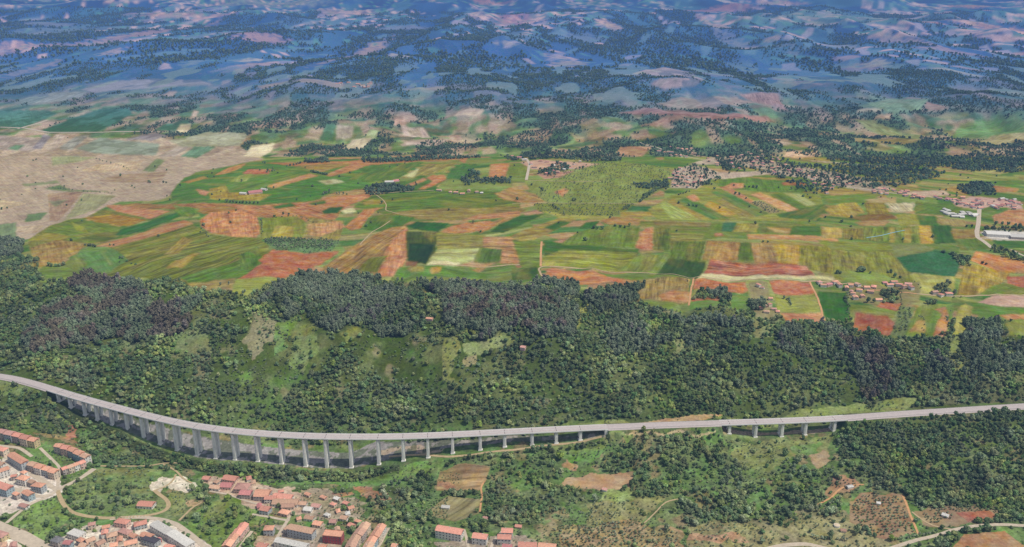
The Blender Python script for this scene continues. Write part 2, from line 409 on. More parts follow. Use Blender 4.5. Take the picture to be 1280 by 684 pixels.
# fields of the left end
P('#8a9452', [(35,300),(62,282),(95,273),(150,284),(150,293),(118,306),(80,318),(40,330)], .5, MD)
P('#6f8f4a', [(55,290),(66,281),(95,273),(150,284),(150,293),(118,304),(80,301)], .6, CF)
P('#a8a548', [(35,301),(60,291),(90,296),(70,302)], .4, CF)
P('#96a344', [(88,277),(105,284),(112,292),(95,288)], .4, CF)
P('#5c7448', [(95,299),(130,290),(165,290),(130,303)], .5, CF)
P('#b2985e', [(38,310),(70,300),(108,305),(95,318),(70,332),(42,334)], .6, PF)
P('#5b8c58', [(78,332),(100,316),(150,311),(162,325),(130,342),(95,338)], .4, MD)
P('#74864a', [(138,309),(240,281),(270,295),(330,297),(340,318),(322,330),(300,347),(230,354),(130,345),(160,325)], .9, CF)
P('#a89a50', [(205,318),(228,296),(240,300),(222,318)], .6, CF)
P('#bba04a', [(206,336),(240,317),(252,316),(228,335)], .5, CF)
P('#5f8c4c', [(225,347),(300,325),(337,333),(300,349),(240,357)], .7, CF)
P('#55864a', [(300,318),(322,308),(330,330),(300,338)], .6, CF)
P('#d79c78', [(132,257),(150,256),(213,264),(188,274),(150,266)], .3, PF, True)
P('#a9835d', [(170,254),(215,256),(222,262),(190,261),(150,257)], .4, PF)
P('#bb9638', [(104,272),(122,270),(140,267),(184,275),(160,283),(120,278)], .4, CF, True)
P('#7c8a4c', [(108,271),(130,262),(150,265),(188,274),(140,268)], .4, CF)
P('#3c7d58', [(150,287),(175,280),(210,269),(236,261),(228,270),(190,284),(160,294),(145,294)], .4, CF, True)
P('#c2926c', [(116,308),(165,295),(212,279),(230,275),(242,280),(200,293),(140,309)], .4, PF, True)
# the lobe of green fields
P('#4f8850', [(213,242),(230,222),(300,206),(345,202),(372,206),(398,212),(440,203),(530,203),(500,222),(440,238),(420,240),(385,252),(330,256),(215,252)], .6, CF)
P('#5d8c50', [(262,240),(300,222),(330,214),(395,216),(340,232),(320,240)], .5, CF)
P('#c8a05a', [(228,228),(255,220),(260,223),(236,229)], .3, CF)
P('#d29b66', [(268,219),(285,210),(308,204),(300,211),(280,218)], .3, PF, True)
P('#c8806a', [(303,217),(310,212),(340,212),(335,218),(308,218)], .3, PF, True)
P('#9aae60', [(285,228),(300,219),(315,217),(308,227)], .4, CF)
P('#d0a06c', [(333,233),(388,217),(398,220),(342,236)], .3, PF, True)
P('#d29a7c', [(244,236),(262,240),(258,245),(250,243)], .2, PF, True)
P('#b8a64a', [(262,236),(282,232),(286,240),(340,243),(325,251),(262,250)], .5, CF)
P('#4a884c', [(325,251),(345,243),(420,234),(400,248),(385,252),(330,255)], .5, CF)
P('#a9b08c', [(398,226),(420,224),(432,228),(408,231)], .3, MD)
P('#c89268', [(215,256),(260,254),(330,256),(390,252),(415,246),(465,242),(460,248),(432,259),(425,266),(418,276),(400,278),(330,272),(300,268),(250,264)], .6, PF, True)
P('#a8845c', [(240,262),(290,258),(300,264),(255,268)], .5, PF)
P('#568754', [(215,247),(270,250),(325,252),(345,254),(325,257),(222,255)], .4, CF)
P('#3f7a4c', [(340,258),(365,254),(370,258),(345,261)], .3, CF)
P('#3a784c', [(385,254),(405,250),(410,254),(390,257)], .3, CF)
P('#5c8a4c', [(216,262),(232,258),(250,262),(240,272),(262,276),(250,276),(225,270)], .4, CF)
P('#cf9266', [(250,275),(262,266),(300,262),(322,272),(326,290),(320,297),(290,296),(262,290),(252,284)], .6, PF, True)
P('#7f9348', [(325,274),(345,271),(372,271),(386,280),(378,297),(325,299)], .5, CF)
P('#bcb14a', [(345,282),(368,283),(366,297),(338,297)], .4, CF)
P('#a09a5c', [(386,272),(430,276),(425,300),(378,297)], .6, CF)
# middle of the plateau
P('#c68e68', [(330,204),(400,202),(430,202),(490,196),(560,194),(586,196),(580,205),(574,200),(500,204),(440,206),(400,206),(370,208)], .3, PF, True)
P('#b39a60', [(372,207),(440,205),(400,216),(385,212)], .6, CF)
P('#cc9570', [(406,219),(440,205),(472,203),(440,214),(412,221)], .3, PF, True)
P('#5b8a50', [(436,224),(470,206),(528,202),(500,222),(460,228)], .4, CF)
P('#a09c60', [(500,223),(530,207),(572,203),(560,213),(520,223)], .8, CF)
P('#bcc090', [(503,221),(525,210),(517,222)], .2, CF)
P('#9ab05a', [(545,216),(560,208),(566,207),(556,217)], .2, CF)
P('#4a8158', [(556,224),(566,210),(578,204),(596,205),(586,221),(570,226)], .4, CF)
P('#4a7c50', [(490,234),(525,219),(560,224),(540,236),(500,238)], .4, CF)
P('#cf8f68', [(533,222),(540,219),(556,219),(558,224),(545,231),(530,237),(522,237),(540,227)], .3, PF, True)
P('#cb9270', [(506,232),(530,222),(534,225),(511,234)], .3, PF, True)
P('#7f9a5c', [(545,236),(560,224),(640,226),(640,236),(600,238)], .4, CF)
P('#5f8648', [(440,260),(465,244),(540,239),(600,237),(650,246),(650,262),(560,270),(480,268),(462,262)], .8, CF)
P('#5c8a46', [(520,250),(560,243),(640,252),(600,258),(530,258)], .5, CF)
P('#a89a50', [(452,254),(465,249),(483,252),(480,255),(455,256)], .3, CF)
P('#a0945a', [(480,268),(520,262),(640,258),(660,262),(640,270),(560,276),(520,274)], .8, CF)
P('#cd9068', [(405,257),(412,247),(465,242),(462,247),(432,259),(410,260)], .3, PF, True)
P('#2f6c4c', [(402,264),(412,259),(430,259),(422,267),(404,267)], .2, CF)
P('#c0c495', [(426,263),(440,260),(446,265),(430,267)], .2, CF)
P('#cf9262', [(430,284),(445,272),(455,262),(480,259),(470,263),(460,273),(450,286),(440,288)], .4, PF, True)
P('#c99a6c', [(385,280),(425,276),(432,284),(400,296),(384,294)], .6, PF)
P('#4c8348', [(453,287),(466,270),(490,268),(520,272),(500,284),(480,289)], .4, CF)
P('#2d6e47', [(508,282),(522,277),(562,279),(548,290),(520,287)], .3, CF, True)
P('#cb9264', [(545,293),(560,284),(575,280),(612,276),(622,281),(590,291)], .4, PF, True)
P('#c8926a', [(575,276),(600,268),(650,264),(650,270),(610,274)], .5, PF, True)
P('#b2905f', [(402,340),(405,333),(420,323),(475,290),(490,284),(508,282),(513,300),(506,325),(494,347),(400,352)], .8, PF)
P('#cc9068', [(480,318),(492,298),(508,284),(513,300),(508,325),(494,346),(468,347),(484,326)], .5, PF, True)
P('#7c8a4a', [(445,340),(465,322),(485,320),(472,340)], .7, CF)
P('#4c6642', [(507,289),(545,290),(546,302),(540,330),(509,328)], .5, CF)
P('#2d5642', [(512,304),(543,306),(533,331),(510,328)], .3, CF, True)
P('#ac7f62', [(508,326),(522,327),(520,333),(506,332)], .3, PF)
P('#919654', [(545,290),(606,294),(604,312),(546,312)], .8, CF, ang=0.02)
P('#a9b878', [(546,312),(600,310),(592,326),(571,332),(533,331)], .6, CF, ang=0.02)
P('#cac998', [(533,331.5),(538,327),(576,328.5),(571,332)], .2, CF, True)
P('#52764a', [(600,310),(628,312),(630,328),(592,328)], .5, CF)
P('#c3956c', [(604,296),(652,296),(650,330),(625,330),(628,312),(604,310)], .9, PF, ang=0.02)
P('#5c8c4c', [(488,350),(500,333),(533,332),(672,334),(673,350),(560,352)], .5, CF)
P('#aea646', [(508,336),(514,333),(531,333),(530,339),(515,341)], .2, CF)
P('#c9a048', [(537,338),(540,334),(553,334),(550,341),(540,343)], .2, CF)
P('#b58f5c', [(590,338),(600,334),(608,335),(598,341)], .2, CF)
P('#c27c60', [(296,349),(328,329),(322,326),(341,312),(354,312),(362,315),(425,314),(398,332),(380,340),(355,349)], .25, PF, True)
P('#98a856', [(288,352),(296,349),(355,349),(375,342),(345,352),(310,372),(290,366)], .4, MD)
P('#a3945f', [(232,354),(295,348),(290,364),(245,362)], .5, MD)
P('#6f8a4a', [(640,300),(676,299),(676,346),(650,332)], .8, CF, ang=0.02)
P('#3d7044', [(640,336),(672,334),(674,350),(640,350)], .3, CF)
P('#3d7243', [(680,300),(700,304),(800,312),(796,321),(700,316),(680,320)], .4, CF)
P('#8c9c48', [(676,334),(678,322),(700,313),(795,316),(790,339),(740,336),(690,333)], .9, CF, ang=-0.02)
P('#b8b456', [(677,333),(679,326),(694,327),(692,334)], .3, CF)
P('#7f9a50', [(772,338),(800,318),(836,318),(820,343)], .5, CF)
P('#3c6340', [(818,344),(836,322),(882,328),(876,347)], .4, CF)
P('#6c8c4a', [(700,306),(722,290),(762,282),(800,284),(795,310),(740,307)], .5, CF)
P('#3a7548', [(612,290),(625,280),(650,270),(682,267),(650,282),(630,291)], .6, CF, ang=.45)
P('#b0925c', [(600,282),(630,272),(648,270),(625,280),(600,292)], .6, PF)
P('#cc8e62', [(596,284),(610,276),(622,279),(612,287),(598,290)], .2, PF, True)
P('#a99c5a', [(636,296),(660,286),(700,272),(722,274),(668,300),(650,302)], .6, CF, ang=.45)
P('#3f7846', [(680,285),(700,276),(714,278),(692,288)], .3, CF)
P('#3a7a4c', [(722,286),(733,278),(750,276),(742,286)], .3, CF)
P('#c98a60', [(682,338),(690,335),(745,340),(780,345),(830,350),(760,352),(725,356),(690,350)], .4, PF, True)
P('#6a8c48', [(745,339),(820,344),(868,348),(860,354),(800,351),(760,346)], .3, CF)
P('#cf9068', [(794,310),(800,293),(806,286),(816,283),(816,312),(810,313)], .2, PF, True)
P('#567042', [(817,284),(838,286),(837,313),(817,313)], .6, CF)
P('#80965a', [(700,214),(740,205),(780,202),(818,207),(838,212),(838,232),(806,248),(795,255),(720,254),(690,256),(668,246),(655,226),(690,222)], .3, 'vineyard', True)
P('#7b8c50', [(668,254),(792,255),(776,269),(700,270),(672,264)], .3, 'vineyard', True)
P('#cc9068', [(613,205),(637,204),(632,222),(611,221)], .2, PF, True)
P('#6f8c50', [(637,204),(660,206),(660,223),(633,222)], .3, CF)
P('#d2a488', [(650,203),(670,200),(727,203),(750,205),(725,211),(665,212)], .3, G, True)
P('#c9947c', [(670,217),(720,213),(700,222),(680,224)], .3, G, True)
P('#b58f64', [(618,242),(640,234),(670,243),(680,252),(655,254),(630,250)], .6, PF)
P('#cc906c', [(693,240),(706,235),(711,238),(703,246)], .2, PF, True)
P('#a3a657', [(676,263),(705,268),(760,270),(800,272),(835,272),(760,276),(700,273)], .5, CF)
P('#3d8262', [(783,263),(790,257),(813,258),(815,264)], .2, CF, True)
P('#b8a452', [(776,265),(815,265),(815,271),(776,271)], .2, CF)
P('#ba935f', [(750,276),(765,271),(790,272),(812,276),(818,283),(760,281)], .4, PF)
# right of the middle: strips running away to the right
P('#88994f', [(810,262),(840,244),(880,234),(930,238),(1025,244),(1030,262),(1020,276),(830,276),(816,270)], .6, CF)
P('#5d8a4c', [(890,226),(930,218),(1010,222),(1020,240),(960,240),(900,234)], .5, CF)
P('#b5a35c', [(925,220),(985,223),(1005,226),(960,225)], .3, CF)
P('#bd8069', [(977,229),(985,227),(1008,229),(1008,232),(980,232)], .2, PF, True)
P('#cf9470', [(905,233),(915,229),(930,229),(930,235),(908,236)], .2, PF, True)
P('#9ab060', [(824,256),(838,249),(872,268),(872,274),(840,274)], .7, CF)
P('#b5a54c', [(833,252),(842,248),(888,274),(876,275)], .3, CF)
P('#4f8450', [(844,252),(860,247),(912,273),(890,275)], .4, CF)
P('#d59a70', [(857,246),(868,243),(876,250),(866,252)], .2, PF, True)
P('#c8a844', [(880,257),(888,251),(922,268),(906,271)], .3, CF, True)
P('#9a9258', [(893,251),(905,249),(945,271),(925,271)], .5, CF)
P('#52905a', [(889,241),(903,237),(962,267),(945,271)], .4, CF)
P('#c89070', [(898,234),(908,233),(948,254),(940,256)], .2, PF, True)
P('#8f8a68', [(938,254),(950,250),(978,266),(962,267)], .3, CF)
P('#d8a874', [(938,243),(950,240),(1000,262),(987,265),(975,262)], .3, PF, True)
P('#5f8448', [(962,243),(978,241),(1014,260),(1000,263)], .4, CF)
P('#a5b578', [(980,241),(1000,243),(1020,256),(1008,258)], .3, CF)
P('#4a7a50', [(1000,262),(1030,255),(1040,262),(1015,275),(975,272),(970,268)], .4, CF)
P('#6f8c4c', [(800,277),(1020,280),(1020,296),(938,294),(880,300),(838,300),(838,286),(800,283)], .5, CF)
P('#8d8458', [(816,276),(890,278),(886,284),(820,282)], .6, CF)
P('#6a8f48', [(885,289),(892,279),(904,279),(900,289)], .3, CF)
P('#3e7d66', [(902,289),(904,278),(921,278),(915,290)], .2, CF, True)
P('#aaa650', [(916,290),(922,279),(948,280),(945,291)], .4, CF)
P('#44784a', [(945,291),(949,280),(961,280),(958,291)], .3, CF)
P('#c9a564', [(958,284),(992,286),(986,293),(970,291)], .3, PF)
P('#4a7c48', [(986,294),(991,282),(1040,284),(1040,296)], .4, CF)
P('#c79a68', [(933,293),(1020,295),(1048,299),(1048,306),(1000,300),(935,299)], .4, PF, True)
P('#c2806c', [(892,292),(902,291),(905,295),(894,296)], .2, PF, True)
P('#909a54', [(838,291),(880,292),(878,303),(838,301)], .7, CF)
P('#5d7c44', [(838,301),(882,302),(876,326),(838,323)], .6, CF)
P('#bb955e', [(884,301),(926,303),(922,326),(878,325)], .5, PF)
P('#587a42', [(925,303),(938,304),(944,327),(922,326)], .4, CF)
P('#b08f5e', [(938,303),(966,305),(973,331),(943,328)], .5, PF)
P('#c8aa46', [(966,305),(1000,307),(999,333),(974,332)], .5, CF, True)
P('#8a9048', [(1000,307),(1040,308),(1042,344),(998,335)], .7, CF)
P('#be7b6a', [(888,324),(960,329),(1008,333),(1020,347),(880,342)], 1.0, PF, True)
P('#b6b68a', [(878,342),(1020,345),(1042,346),(1042,351),(872,348)], .3, MD, True)
P('#cf8460', [(868,349),(932,353),(936,367),(866,363)], .5, PF, True)
P('#60904e', [(860,382),(866,376),(908,374),(935,364),(940,388),(862,388)], .3, MD)
P('#c6785c', [(864,377),(866,370),(905,369),(905,376)], .2, PF, True)
P('#909c5a', [(866,368),(868,361),(892,362),(886,370)], .2, CF)
P('#a8955c', [(786,353),(862,349),(860,379),(798,379)], .9, CF)
P('#cf9660', [(822,370),(840,363),(863,366),(860,378),(830,376)], .3, PF, True)
P('#7c9a52', [(800,374),(862,380),(862,390),(800,384)], .4, MD)
P('#9a9060', [(936,353),(960,353),(962,382),(990,398),(945,398),(938,376)], .3, G)
P('#c37c64', [(962,351),(1012,353),(1019,366),(968,367)], .4, PF, True)
P('#8f9c52', [(968,367),(1019,366),(1027,389),(972,391)], .5, CF)
P('#d09470', [(975,391),(1028,390),(1031,405),(985,404)], .4, PF, True)
P('#3a7848', [(1021,364),(1058,366),(1063,402),(1036,404),(1028,386)], .3, CF, True)
P('#83904a', [(1038,310),(1112,312),(1140,341),(1142,353),(1060,353),(1042,346)], .7, CF)
P('#7c9a50', [(1042,340),(1090,340),(1120,348),(1130,356),(1060,354)], .3, MD)
P('#367c62', [(1118,320),(1135,315),(1165,312),(1187,315),(1202,327),(1194,346),(1140,341)], .15, CF, True)
P('#b5ba68', [(1138,343),(1146,342),(1194,346),(1193,360),(1186,368),(1148,367)], .3, MD)
P('#ad9a46', [(1196,369),(1200,352),(1206,329),(1264,338),(1256,350),(1246,358),(1220,370)], .7, CF)
P('#d5945e', [(1212,326),(1220,314),(1250,320),(1300,332),(1300,342),(1260,341),(1225,331)], .3, PF, True)
P('#c47a68', [(1258,346),(1300,344),(1300,360),(1260,357)], .4, PF, True)
P('#6f8c48', [(1222,370),(1256,354),(1300,361),(1300,369)], .4, CF)
P('#60904e', [(1190,372),(1224,379),(1300,386),(1300,400),(1240,398),(1190,388)], .4, CF)
P('#cfa58c', [(1222,378),(1240,370),(1300,368),(1300,386),(1260,384)], .3, G, True)
P('#d09a60', [(1248,394),(1300,391),(1300,404),(1260,400)], .3, PF, True)
P('#8fa250', [(1256,404),(1300,403),(1300,424),(1262,420)], .3, CF)
P('#98905a', [(1060,372),(1062,356),(1150,352),(1150,378),(1125,384),(1095,384)], .3, G)
P('#7c964e', [(1062,380),(1095,384),(1122,388),(1116,398),(1062,396)], .4, CF)
P('#bd705e', [(1066,412),(1069,391),(1110,396),(1119,405),(1112,420),(1095,417)], .25, PF, True)
P('#c0785e', [(1095,384),(1103,377),(1128,379),(1123,389)], .3, PF, True)
P('#cf906c', [(1118,402),(1126,384),(1130,383),(1116,412)], .2, PF, True)
P('#7a8c58', [(1114,420),(1124,383),(1145,384),(1131,420)], .3, G, True)
P('#7a984c', [(1131,422),(1146,385),(1170,378),(1161,422)], .4, CF)
P('#c4a060', [(1136,415),(1146,401),(1157,401),(1156,416)], .3, CF)
P('#6f964e', [(1158,422),(1168,380),(1192,379),(1190,400),(1184,424)], .4, CF)
P('#d09a68', [(1166,420),(1177,393),(1168,387),(1182,383),(1187,400),(1181,422)], .3, PF, True)
P('#a8aa5a', [(1190,420),(1197,386),(1206,379),(1216,384),(1206,418)], .4, MD)
# far right of the plateau
P('#6a9450', [(1030,245),(1110,240),(1080,254),(1035,254)], .4, CF)
P('#bca97a', [(1080,250),(1120,246),(1120,254),(1090,253)], .3, CF)
P('#b5a54c', [(1030,262),(1052,254),(1070,253),(1082,266),(1060,272),(1040,270)], .5, CF)
P('#98904f', [(1080,254),(1105,254),(1112,267),(1085,269)], .6, CF)
P('#bdb99c', [(1106,254),(1143,254),(1141,264),(1118,266)], .6, CF)
P('#5b824a', [(1145,252),(1208,258),(1182,270),(1143,267)], .4, CF)
P('#8a6a52', [(1062,272),(1080,269),(1115,267),(1121,274),(1080,277)], .3, PF)
P('#c6a272', [(1068,278),(1090,275),(1112,277),(1105,283),(1075,282)], .3, PF)
P('#9aa050', [(1120,268),(1145,268),(1150,281),(1125,283)], .3, CF)
P('#487a42', [(1145,269),(1170,270),(1174,283),(1150,281)], .3, CF)
P('#9d9162', [(1170,272),(1205,275),(1210,284),(1176,282)], .4, CF)
P('#6f8c4a', [(1080,284),(1148,283),(1151,305),(1080,301)], .8, CF)
P('#d0b048', [(1148,282),(1162,282),(1168,305),(1151,305)], .2, CF, True)
P('#3a7046', [(1163,281),(1188,282),(1196,304),(1168,305)], .4, CF)
P('#aa9460', [(1188,288),(1222,286),(1222,297),(1193,299)], .3, PF)
P('#5c8250', [(1193,299),(1222,298),(1242,311),(1200,313)], .4, CF)
P('#bca65a', [(1026,283),(1053,285),(1053,298),(1027,298)], .4, CF)
P('#8f8a50', [(1054,285),(1080,286),(1080,300),(1054,299)], .9, CF)
P('#b0a452', [(1112,285),(1118,285),(1118,303),(1112,303)], .2, CF)
P('#b0a452', [(1130,285),(1139,285),(1139,304),(1130,304)], .2, CF)
P('#7c8452', [(1105,305),(1150,306),(1170,310),(1165,314),(1120,322)], .3, G)
P('#86984c', [(1020,300),(1110,304),(1118,315),(1040,312)], .6, CF)
P('#c89670', [(1240,270),(1262,262),(1300,262),(1300,284),(1262,282),(1244,279)], .3, PF, True)
P('#4f8048', [(1226,258),(1262,258),(1256,264),(1226,264)], .3, CF)
P('#3f7a4c', [(1240,300),(1300,302),(1300,311),(1248,310)], .3, CF)
P('#c4a860', [(1175,236),(1200,232),(1218,241),(1205,244)], .3, CF)
P('#5a8a4c', [(1225,226),(1300,226),(1300,232),(1235,231)], .3, CF)
P('#c09068', [(1240,232),(1275,236),(1270,240),(1245,240)], .3, CF)
P('#b9b2a6', [(1225,291),(1240,287),(1285,290),(1300,291),(1300,302),(1240,300)], .1, G, True)
P('#b29c86', [(838,235),(842,212),(868,206),(900,216),(975,212),(1000,222),(960,218),(905,224),(885,224),(872,236)], .3, G, True)
P('#ab9880', [(860,206),(890,196),(940,196),(1000,208),(1060,218),(1120,236),(1090,240),(1020,226),(960,212),(900,206)], .2, G, True)
P('#b89a80', [(1120,240),(1180,238),(1190,244),(1150,246)], .2, G, True)
P('#c09888', [(1190,252),(1215,246),(1270,250),(1280,262),(1240,258),(1222,262),(1195,258)], .2, G, True)
# land behind
P('#4d8068', [(-60,138),(60,138),(72,142),(55,150),(25,161),(-60,160)], .3, CF, True)
P('#477c62', [(50,163),(95,146),(125,136),(160,136),(166,142),(145,156),(118,165),(60,167)], .3, CF, True)
P('#4f7e68', [(192,163),(205,155),(235,150),(240,158),(218,164)], .3, CF, True)
P('#9c9c80', [(210,176),(260,165),(310,168),(300,182),(230,184)], .4, CF)
P('#dcc795', [(218,166),(226,156),(239,155),(236,166)], .2, PF, True)
P('#d8b490', [(238,149),(242,138),(248,139),(245,148)], .2, PF, True)
P('#cfbd92', [(303,196),(315,182),(344,179),(338,190),(325,197)], .2, PF, True)
P('#d0bd95', [(428,186),(440,175),(466,173),(452,187)], .3, PF, True)
P('#58886a', [(398,176),(408,155),(420,155),(415,176)], .2, CF, True)
P('#aa9c88', [(420,174),(421,156),(443,157),(440,172)], .3, PF)
P('#a9b880', [(455,173),(462,162),(474,163),(468,174)], .3, CF)
P('#dab890', [(566,145),(574,138),(606,137),(600,146)], .3, PF, True)
P('#b9a090', [(500,182),(512,176),(560,174),(552,182)], .4, G)
P('#b9a090', [(505,170),(502,157),(530,160),(540,172)], .4, G)
P('#d3a688', [(492,157),(494,148),(507,147),(507,157)], .2, PF, True)
P('#bd9c80', [(320,108),(345,104),(480,104),(480,107),(400,106),(330,111)], .3, PF, True)
P('#b09a80', [(500,112),(560,106),(620,107),(640,108),(560,113)], .3, PF, True)
P('#a2969c', [(100,112),(140,102),(190,98),(250,100),(268,107),(200,109),(120,116)], .5, PF)
P('#9a9c90', [(20,125),(50,116),(110,114),(100,122),(40,132)], .4, PF)
P('#ccaa90', [(200,120),(212,114),(222,114),(215,121)], .2, PF, True)
P('#c89a74', [(768,194),(775,184),(815,183),(802,196)], .3, PF, True)
P('#c08468', [(772,141),(800,137),(850,137),(900,143),(960,146),(970,151),(900,150),(850,145),(790,143)], .4, PF, True)
P('#bd8e70', [(800,158),(830,146),(862,145),(850,150),(820,157)], .3, PF, True)
P('#c79078', [(922,118),(940,116),(972,117),(984,138),(955,130)], .6, PF, True)
P('#b09078', [(815,130),(840,124),(920,122),(950,130),(880,136)], .4, PF)
P('#c8b48a', [(1070,141),(1075,136),(1103,136),(1100,141)], .2, PF, True)
P('#c9a478', [(1090,149),(1100,143),(1116,142),(1112,150)], .3, PF, True)
P('#c38e72', [(1155,136),(1158,127),(1188,136),(1160,139)], .3, PF, True)
P('#7c9868', [(1072,134),(1110,124),(1160,124),(1150,140),(1118,142)], .5, MD)
P('#6c9c60', [(1190,170),(1200,156),(1240,148),(1300,146),(1300,160),(1240,172)], .5, CF)
P('#a89c70', [(1190,178),(1240,170),(1300,162),(1300,172),(1235,180)], .5, CF)
P('#8c9a66', [(1065,150),(1090,150),(1150,170),(1150,175),(1090,165)], .5, CF)
P('#a09060', [(1060,172),(1100,174),(1160,176),(1120,181),(1070,178)], .5, PF)
P('#d2ab84', [(978,196),(985,188),(1022,189),(1026,195),(1000,198)], .2, PF, True)
P('#bca98c', [(1000,200),(1090,206),(1138,211),(1090,208)], .2, G, True)
P('#a0a06c', [(1195,214),(1230,206),(1280,212),(1250,218)], .4, CF)
P('#c0988c', [(812,105),(850,97),(880,100),(870,108),(830,112)], .3, G)
P('#bfa0a0', [(790,92),(830,84),(868,92),(880,100),(830,96)], .3, G)
# towns and clearings in the haze
for cx_, cy_, rx_, ry_, c_ in [(18,55,26,9,'#b79fb4'),(60,58,20,5,'#ad98b0'),(172,44,16,9,'#b79fae'),(140,64,9,5,'#b5a0ae'),(325,48,40,5,'#c2a2ae'),(250,22,60,3,'#b09ab0'),(40,88,9,6,'#b9a6b0'),(240,78,14,4,'#8f9cb0'),(325,80,22,2.5,'#c8a8a8'),
        (310,76,5,2,'#dccbc0'),(455,68,11,7,'#c3a8a8'),(500,70,15,3,'#c6bbb8'),(643,26,24,5,'#b893ae'),(600,2,30,3,'#b58fa8'),(595,20,10,3,'#bca9b8'),(762,32,10,5,'#ccb0b0'),(712,80,22,4,'#c0a8a8'),(700,72,16,2.5,'#b0a0b0'),
        (632,54,14,3,'#a8a4b4'),(900,34,10,3,'#c0a4b0'),(1020,30,14,3,'#b6a2b0'),(1095,44,20,4,'#b8a4b2'),(1130,52,16,4,'#b4a4b4'),(1165,28,9,3,'#c89aa8'),(1250,35,14,4,'#c8a4ac'),(1280,68,16,3,'#c098a4'),(1096,80,14,5,'#d0c4bc'),
        (1060,72,18,3,'#b09cac'),(1075,86,40,4,'#b394a0'),(1180,62,24,3,'#ab9aae'),(965,48,14,4,'#b4a0ae'),(880,92,40,2.5,'#b09aa8'),(900,12,50,3,'#b090a8'),(1210,8,30,3,'#b698a8'),(430,15,40,3,'#a99ab0'),(980,5,30,2,'#a898b0'),
        (1225,100,20,3,'#c0a8a8'),(1000,103,20,3,'#c49a90'),(1020,106,12,3,'#c89c8c'),(1260,50,20,3,'#a89ab0'),(75,42,25,8,'#7c92ac'),(230,50,20,7,'#7e96b0'),(640,45,30,5,'#6f8cae'),(1050,20,50,5,'#6f92a8'),(400,30,50,5,'#6888b0'),
        (60,30,60,3,'#8893ae'),(500,35,40,3,'#8a93b0'),(1050,58,30,3,'#9698b0'),(930,60,30,2.5,'#8f96b0'),(350,5,60,3,'#8a98b0'),(730,50,30,3,'#7f92b2')]:
    cx_ = float(cx_)
    X0, Y0 = spot([cx_, cx_ + rx_, cx_], [cy_, cy_, cy_ + ry_])
    ax = max(80.0, abs(X0[1] - X0[0])); ay = max(80.0, abs(Y0[2] - Y0[0]))
    d_ = ((GX - X0[0]) / ax) ** 2 + ((GY - Y0[0]) / ay) ** 2
    sel = d_ < 2.2
    if not sel.any(): continue
    gx, gy = GX[sel], GY[sel]
    m_ = sstep(.50, .56, fbm(gx, gy, max(40, ax * .06), 5, cx_ * .1) + .22 * (1 - d_[sel])) * .55
    SEEN[sel] = SEEN[sel] * (1 - m_[:, None]) + lin(c_) * .8 * m_[:, None]
# ------------------------------------------------------------------ slope: clearings and stands
P('#6c9450', [(343,398),(366,380),(376,380),(374,396),(362,425),(345,440),(338,420)], .0, MD)
P('#8f8a66', [(318,392),(344,402),(340,425),(318,448),(300,430)], .0, G)
P('#7c8c5c', [(218,420),(245,395),(262,404),(262,440),(235,450),(215,440)], .0, G)
P('#9a9068', [(236,442),(262,442),(256,478),(240,476)], .0, G)
P('#7c8a5c', [(152,404),(178,402),(186,430),(160,438)], .0, G)
P('#6f9050', [(150,362),(180,360),(185,378),(165,382)], .0, MD)
P('#7f9458', [(366,425),(385,405),(400,402),(392,440),(375,470),(362,450)], .0, MD)
P('#9aa45c', [(555,440),(560,420),(575,414),(572,440),(565,475),(556,470)], .0, G)
P('#8c9860', [(575,428),(610,415),(640,412),(640,424),(590,444)], .0, MD)
P('#a09468', [(580,446),(598,440),(600,452),(585,456)], .0, G)
P('#9aa858', [(714,408),(716,380),(730,368),(744,370),(742,378),(724,386),(722,408)], .0, MD)
P('#8fa050', [(735,375),(745,376),(740,395),(732,390)], .0, MD)
P('#8c9a58', [(620,408),(636,400),(642,420),(625,426)], .0, G)
P('#a3a45c', [(525,362),(552,362),(545,374),(530,374)], .0, MD)
P('#7f9856', [(440,392),(460,400),(455,408),(436,402)], .0, G)
P('#8f9a64', [(840,420),(870,408),(885,412),(880,440),(850,440)], .0, G)
P('#7f9858', [(893,430),(903,393),(906,393),(897,432)], .0, MD)
P('#a09a68', [(868,484),(878,478),(882,490),(872,494)], .0, G)
P('#9a9a68', [(1075,500),(1110,496),(1105,508),(1078,510)], .0, G)
P('#8f9a56', [(1187,440),(1196,425),(1208,420),(1204,455),(1192,462)], .0, MD)
P('#7ba050', [(1204,462),(1240,458),(1300,458),(1300,462),(1205,466)], .0, MD)
P('#8f9a64', [(940,392),(975,396),(972,420),(945,420)], .0, G)
P('#74964e', [(300,468),(318,462),(316,480),(304,482)], .0, MD)
P('#7c9454', [(420,420),(445,412),(455,425),(430,436)], .0, MD)
P('#7c9850', [(650,470),(665,466),(668,480),(655,482)], .0, MD)
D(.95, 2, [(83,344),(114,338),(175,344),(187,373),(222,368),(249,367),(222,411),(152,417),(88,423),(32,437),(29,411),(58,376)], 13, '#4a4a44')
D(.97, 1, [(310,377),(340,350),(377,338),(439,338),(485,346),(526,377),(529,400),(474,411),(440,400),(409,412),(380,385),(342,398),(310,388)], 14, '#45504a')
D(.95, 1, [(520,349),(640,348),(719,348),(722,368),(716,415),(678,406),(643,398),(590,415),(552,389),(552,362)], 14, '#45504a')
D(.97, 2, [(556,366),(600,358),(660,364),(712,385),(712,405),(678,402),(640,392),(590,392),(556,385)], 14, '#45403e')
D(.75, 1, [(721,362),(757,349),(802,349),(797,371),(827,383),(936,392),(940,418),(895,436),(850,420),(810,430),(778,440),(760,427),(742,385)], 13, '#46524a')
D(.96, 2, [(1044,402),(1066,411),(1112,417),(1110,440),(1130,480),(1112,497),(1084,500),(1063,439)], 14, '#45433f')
D(.95, 1, [(974,427),(977,399),(1044,402),(1063,439),(1017,439)], 12, '#46524a')
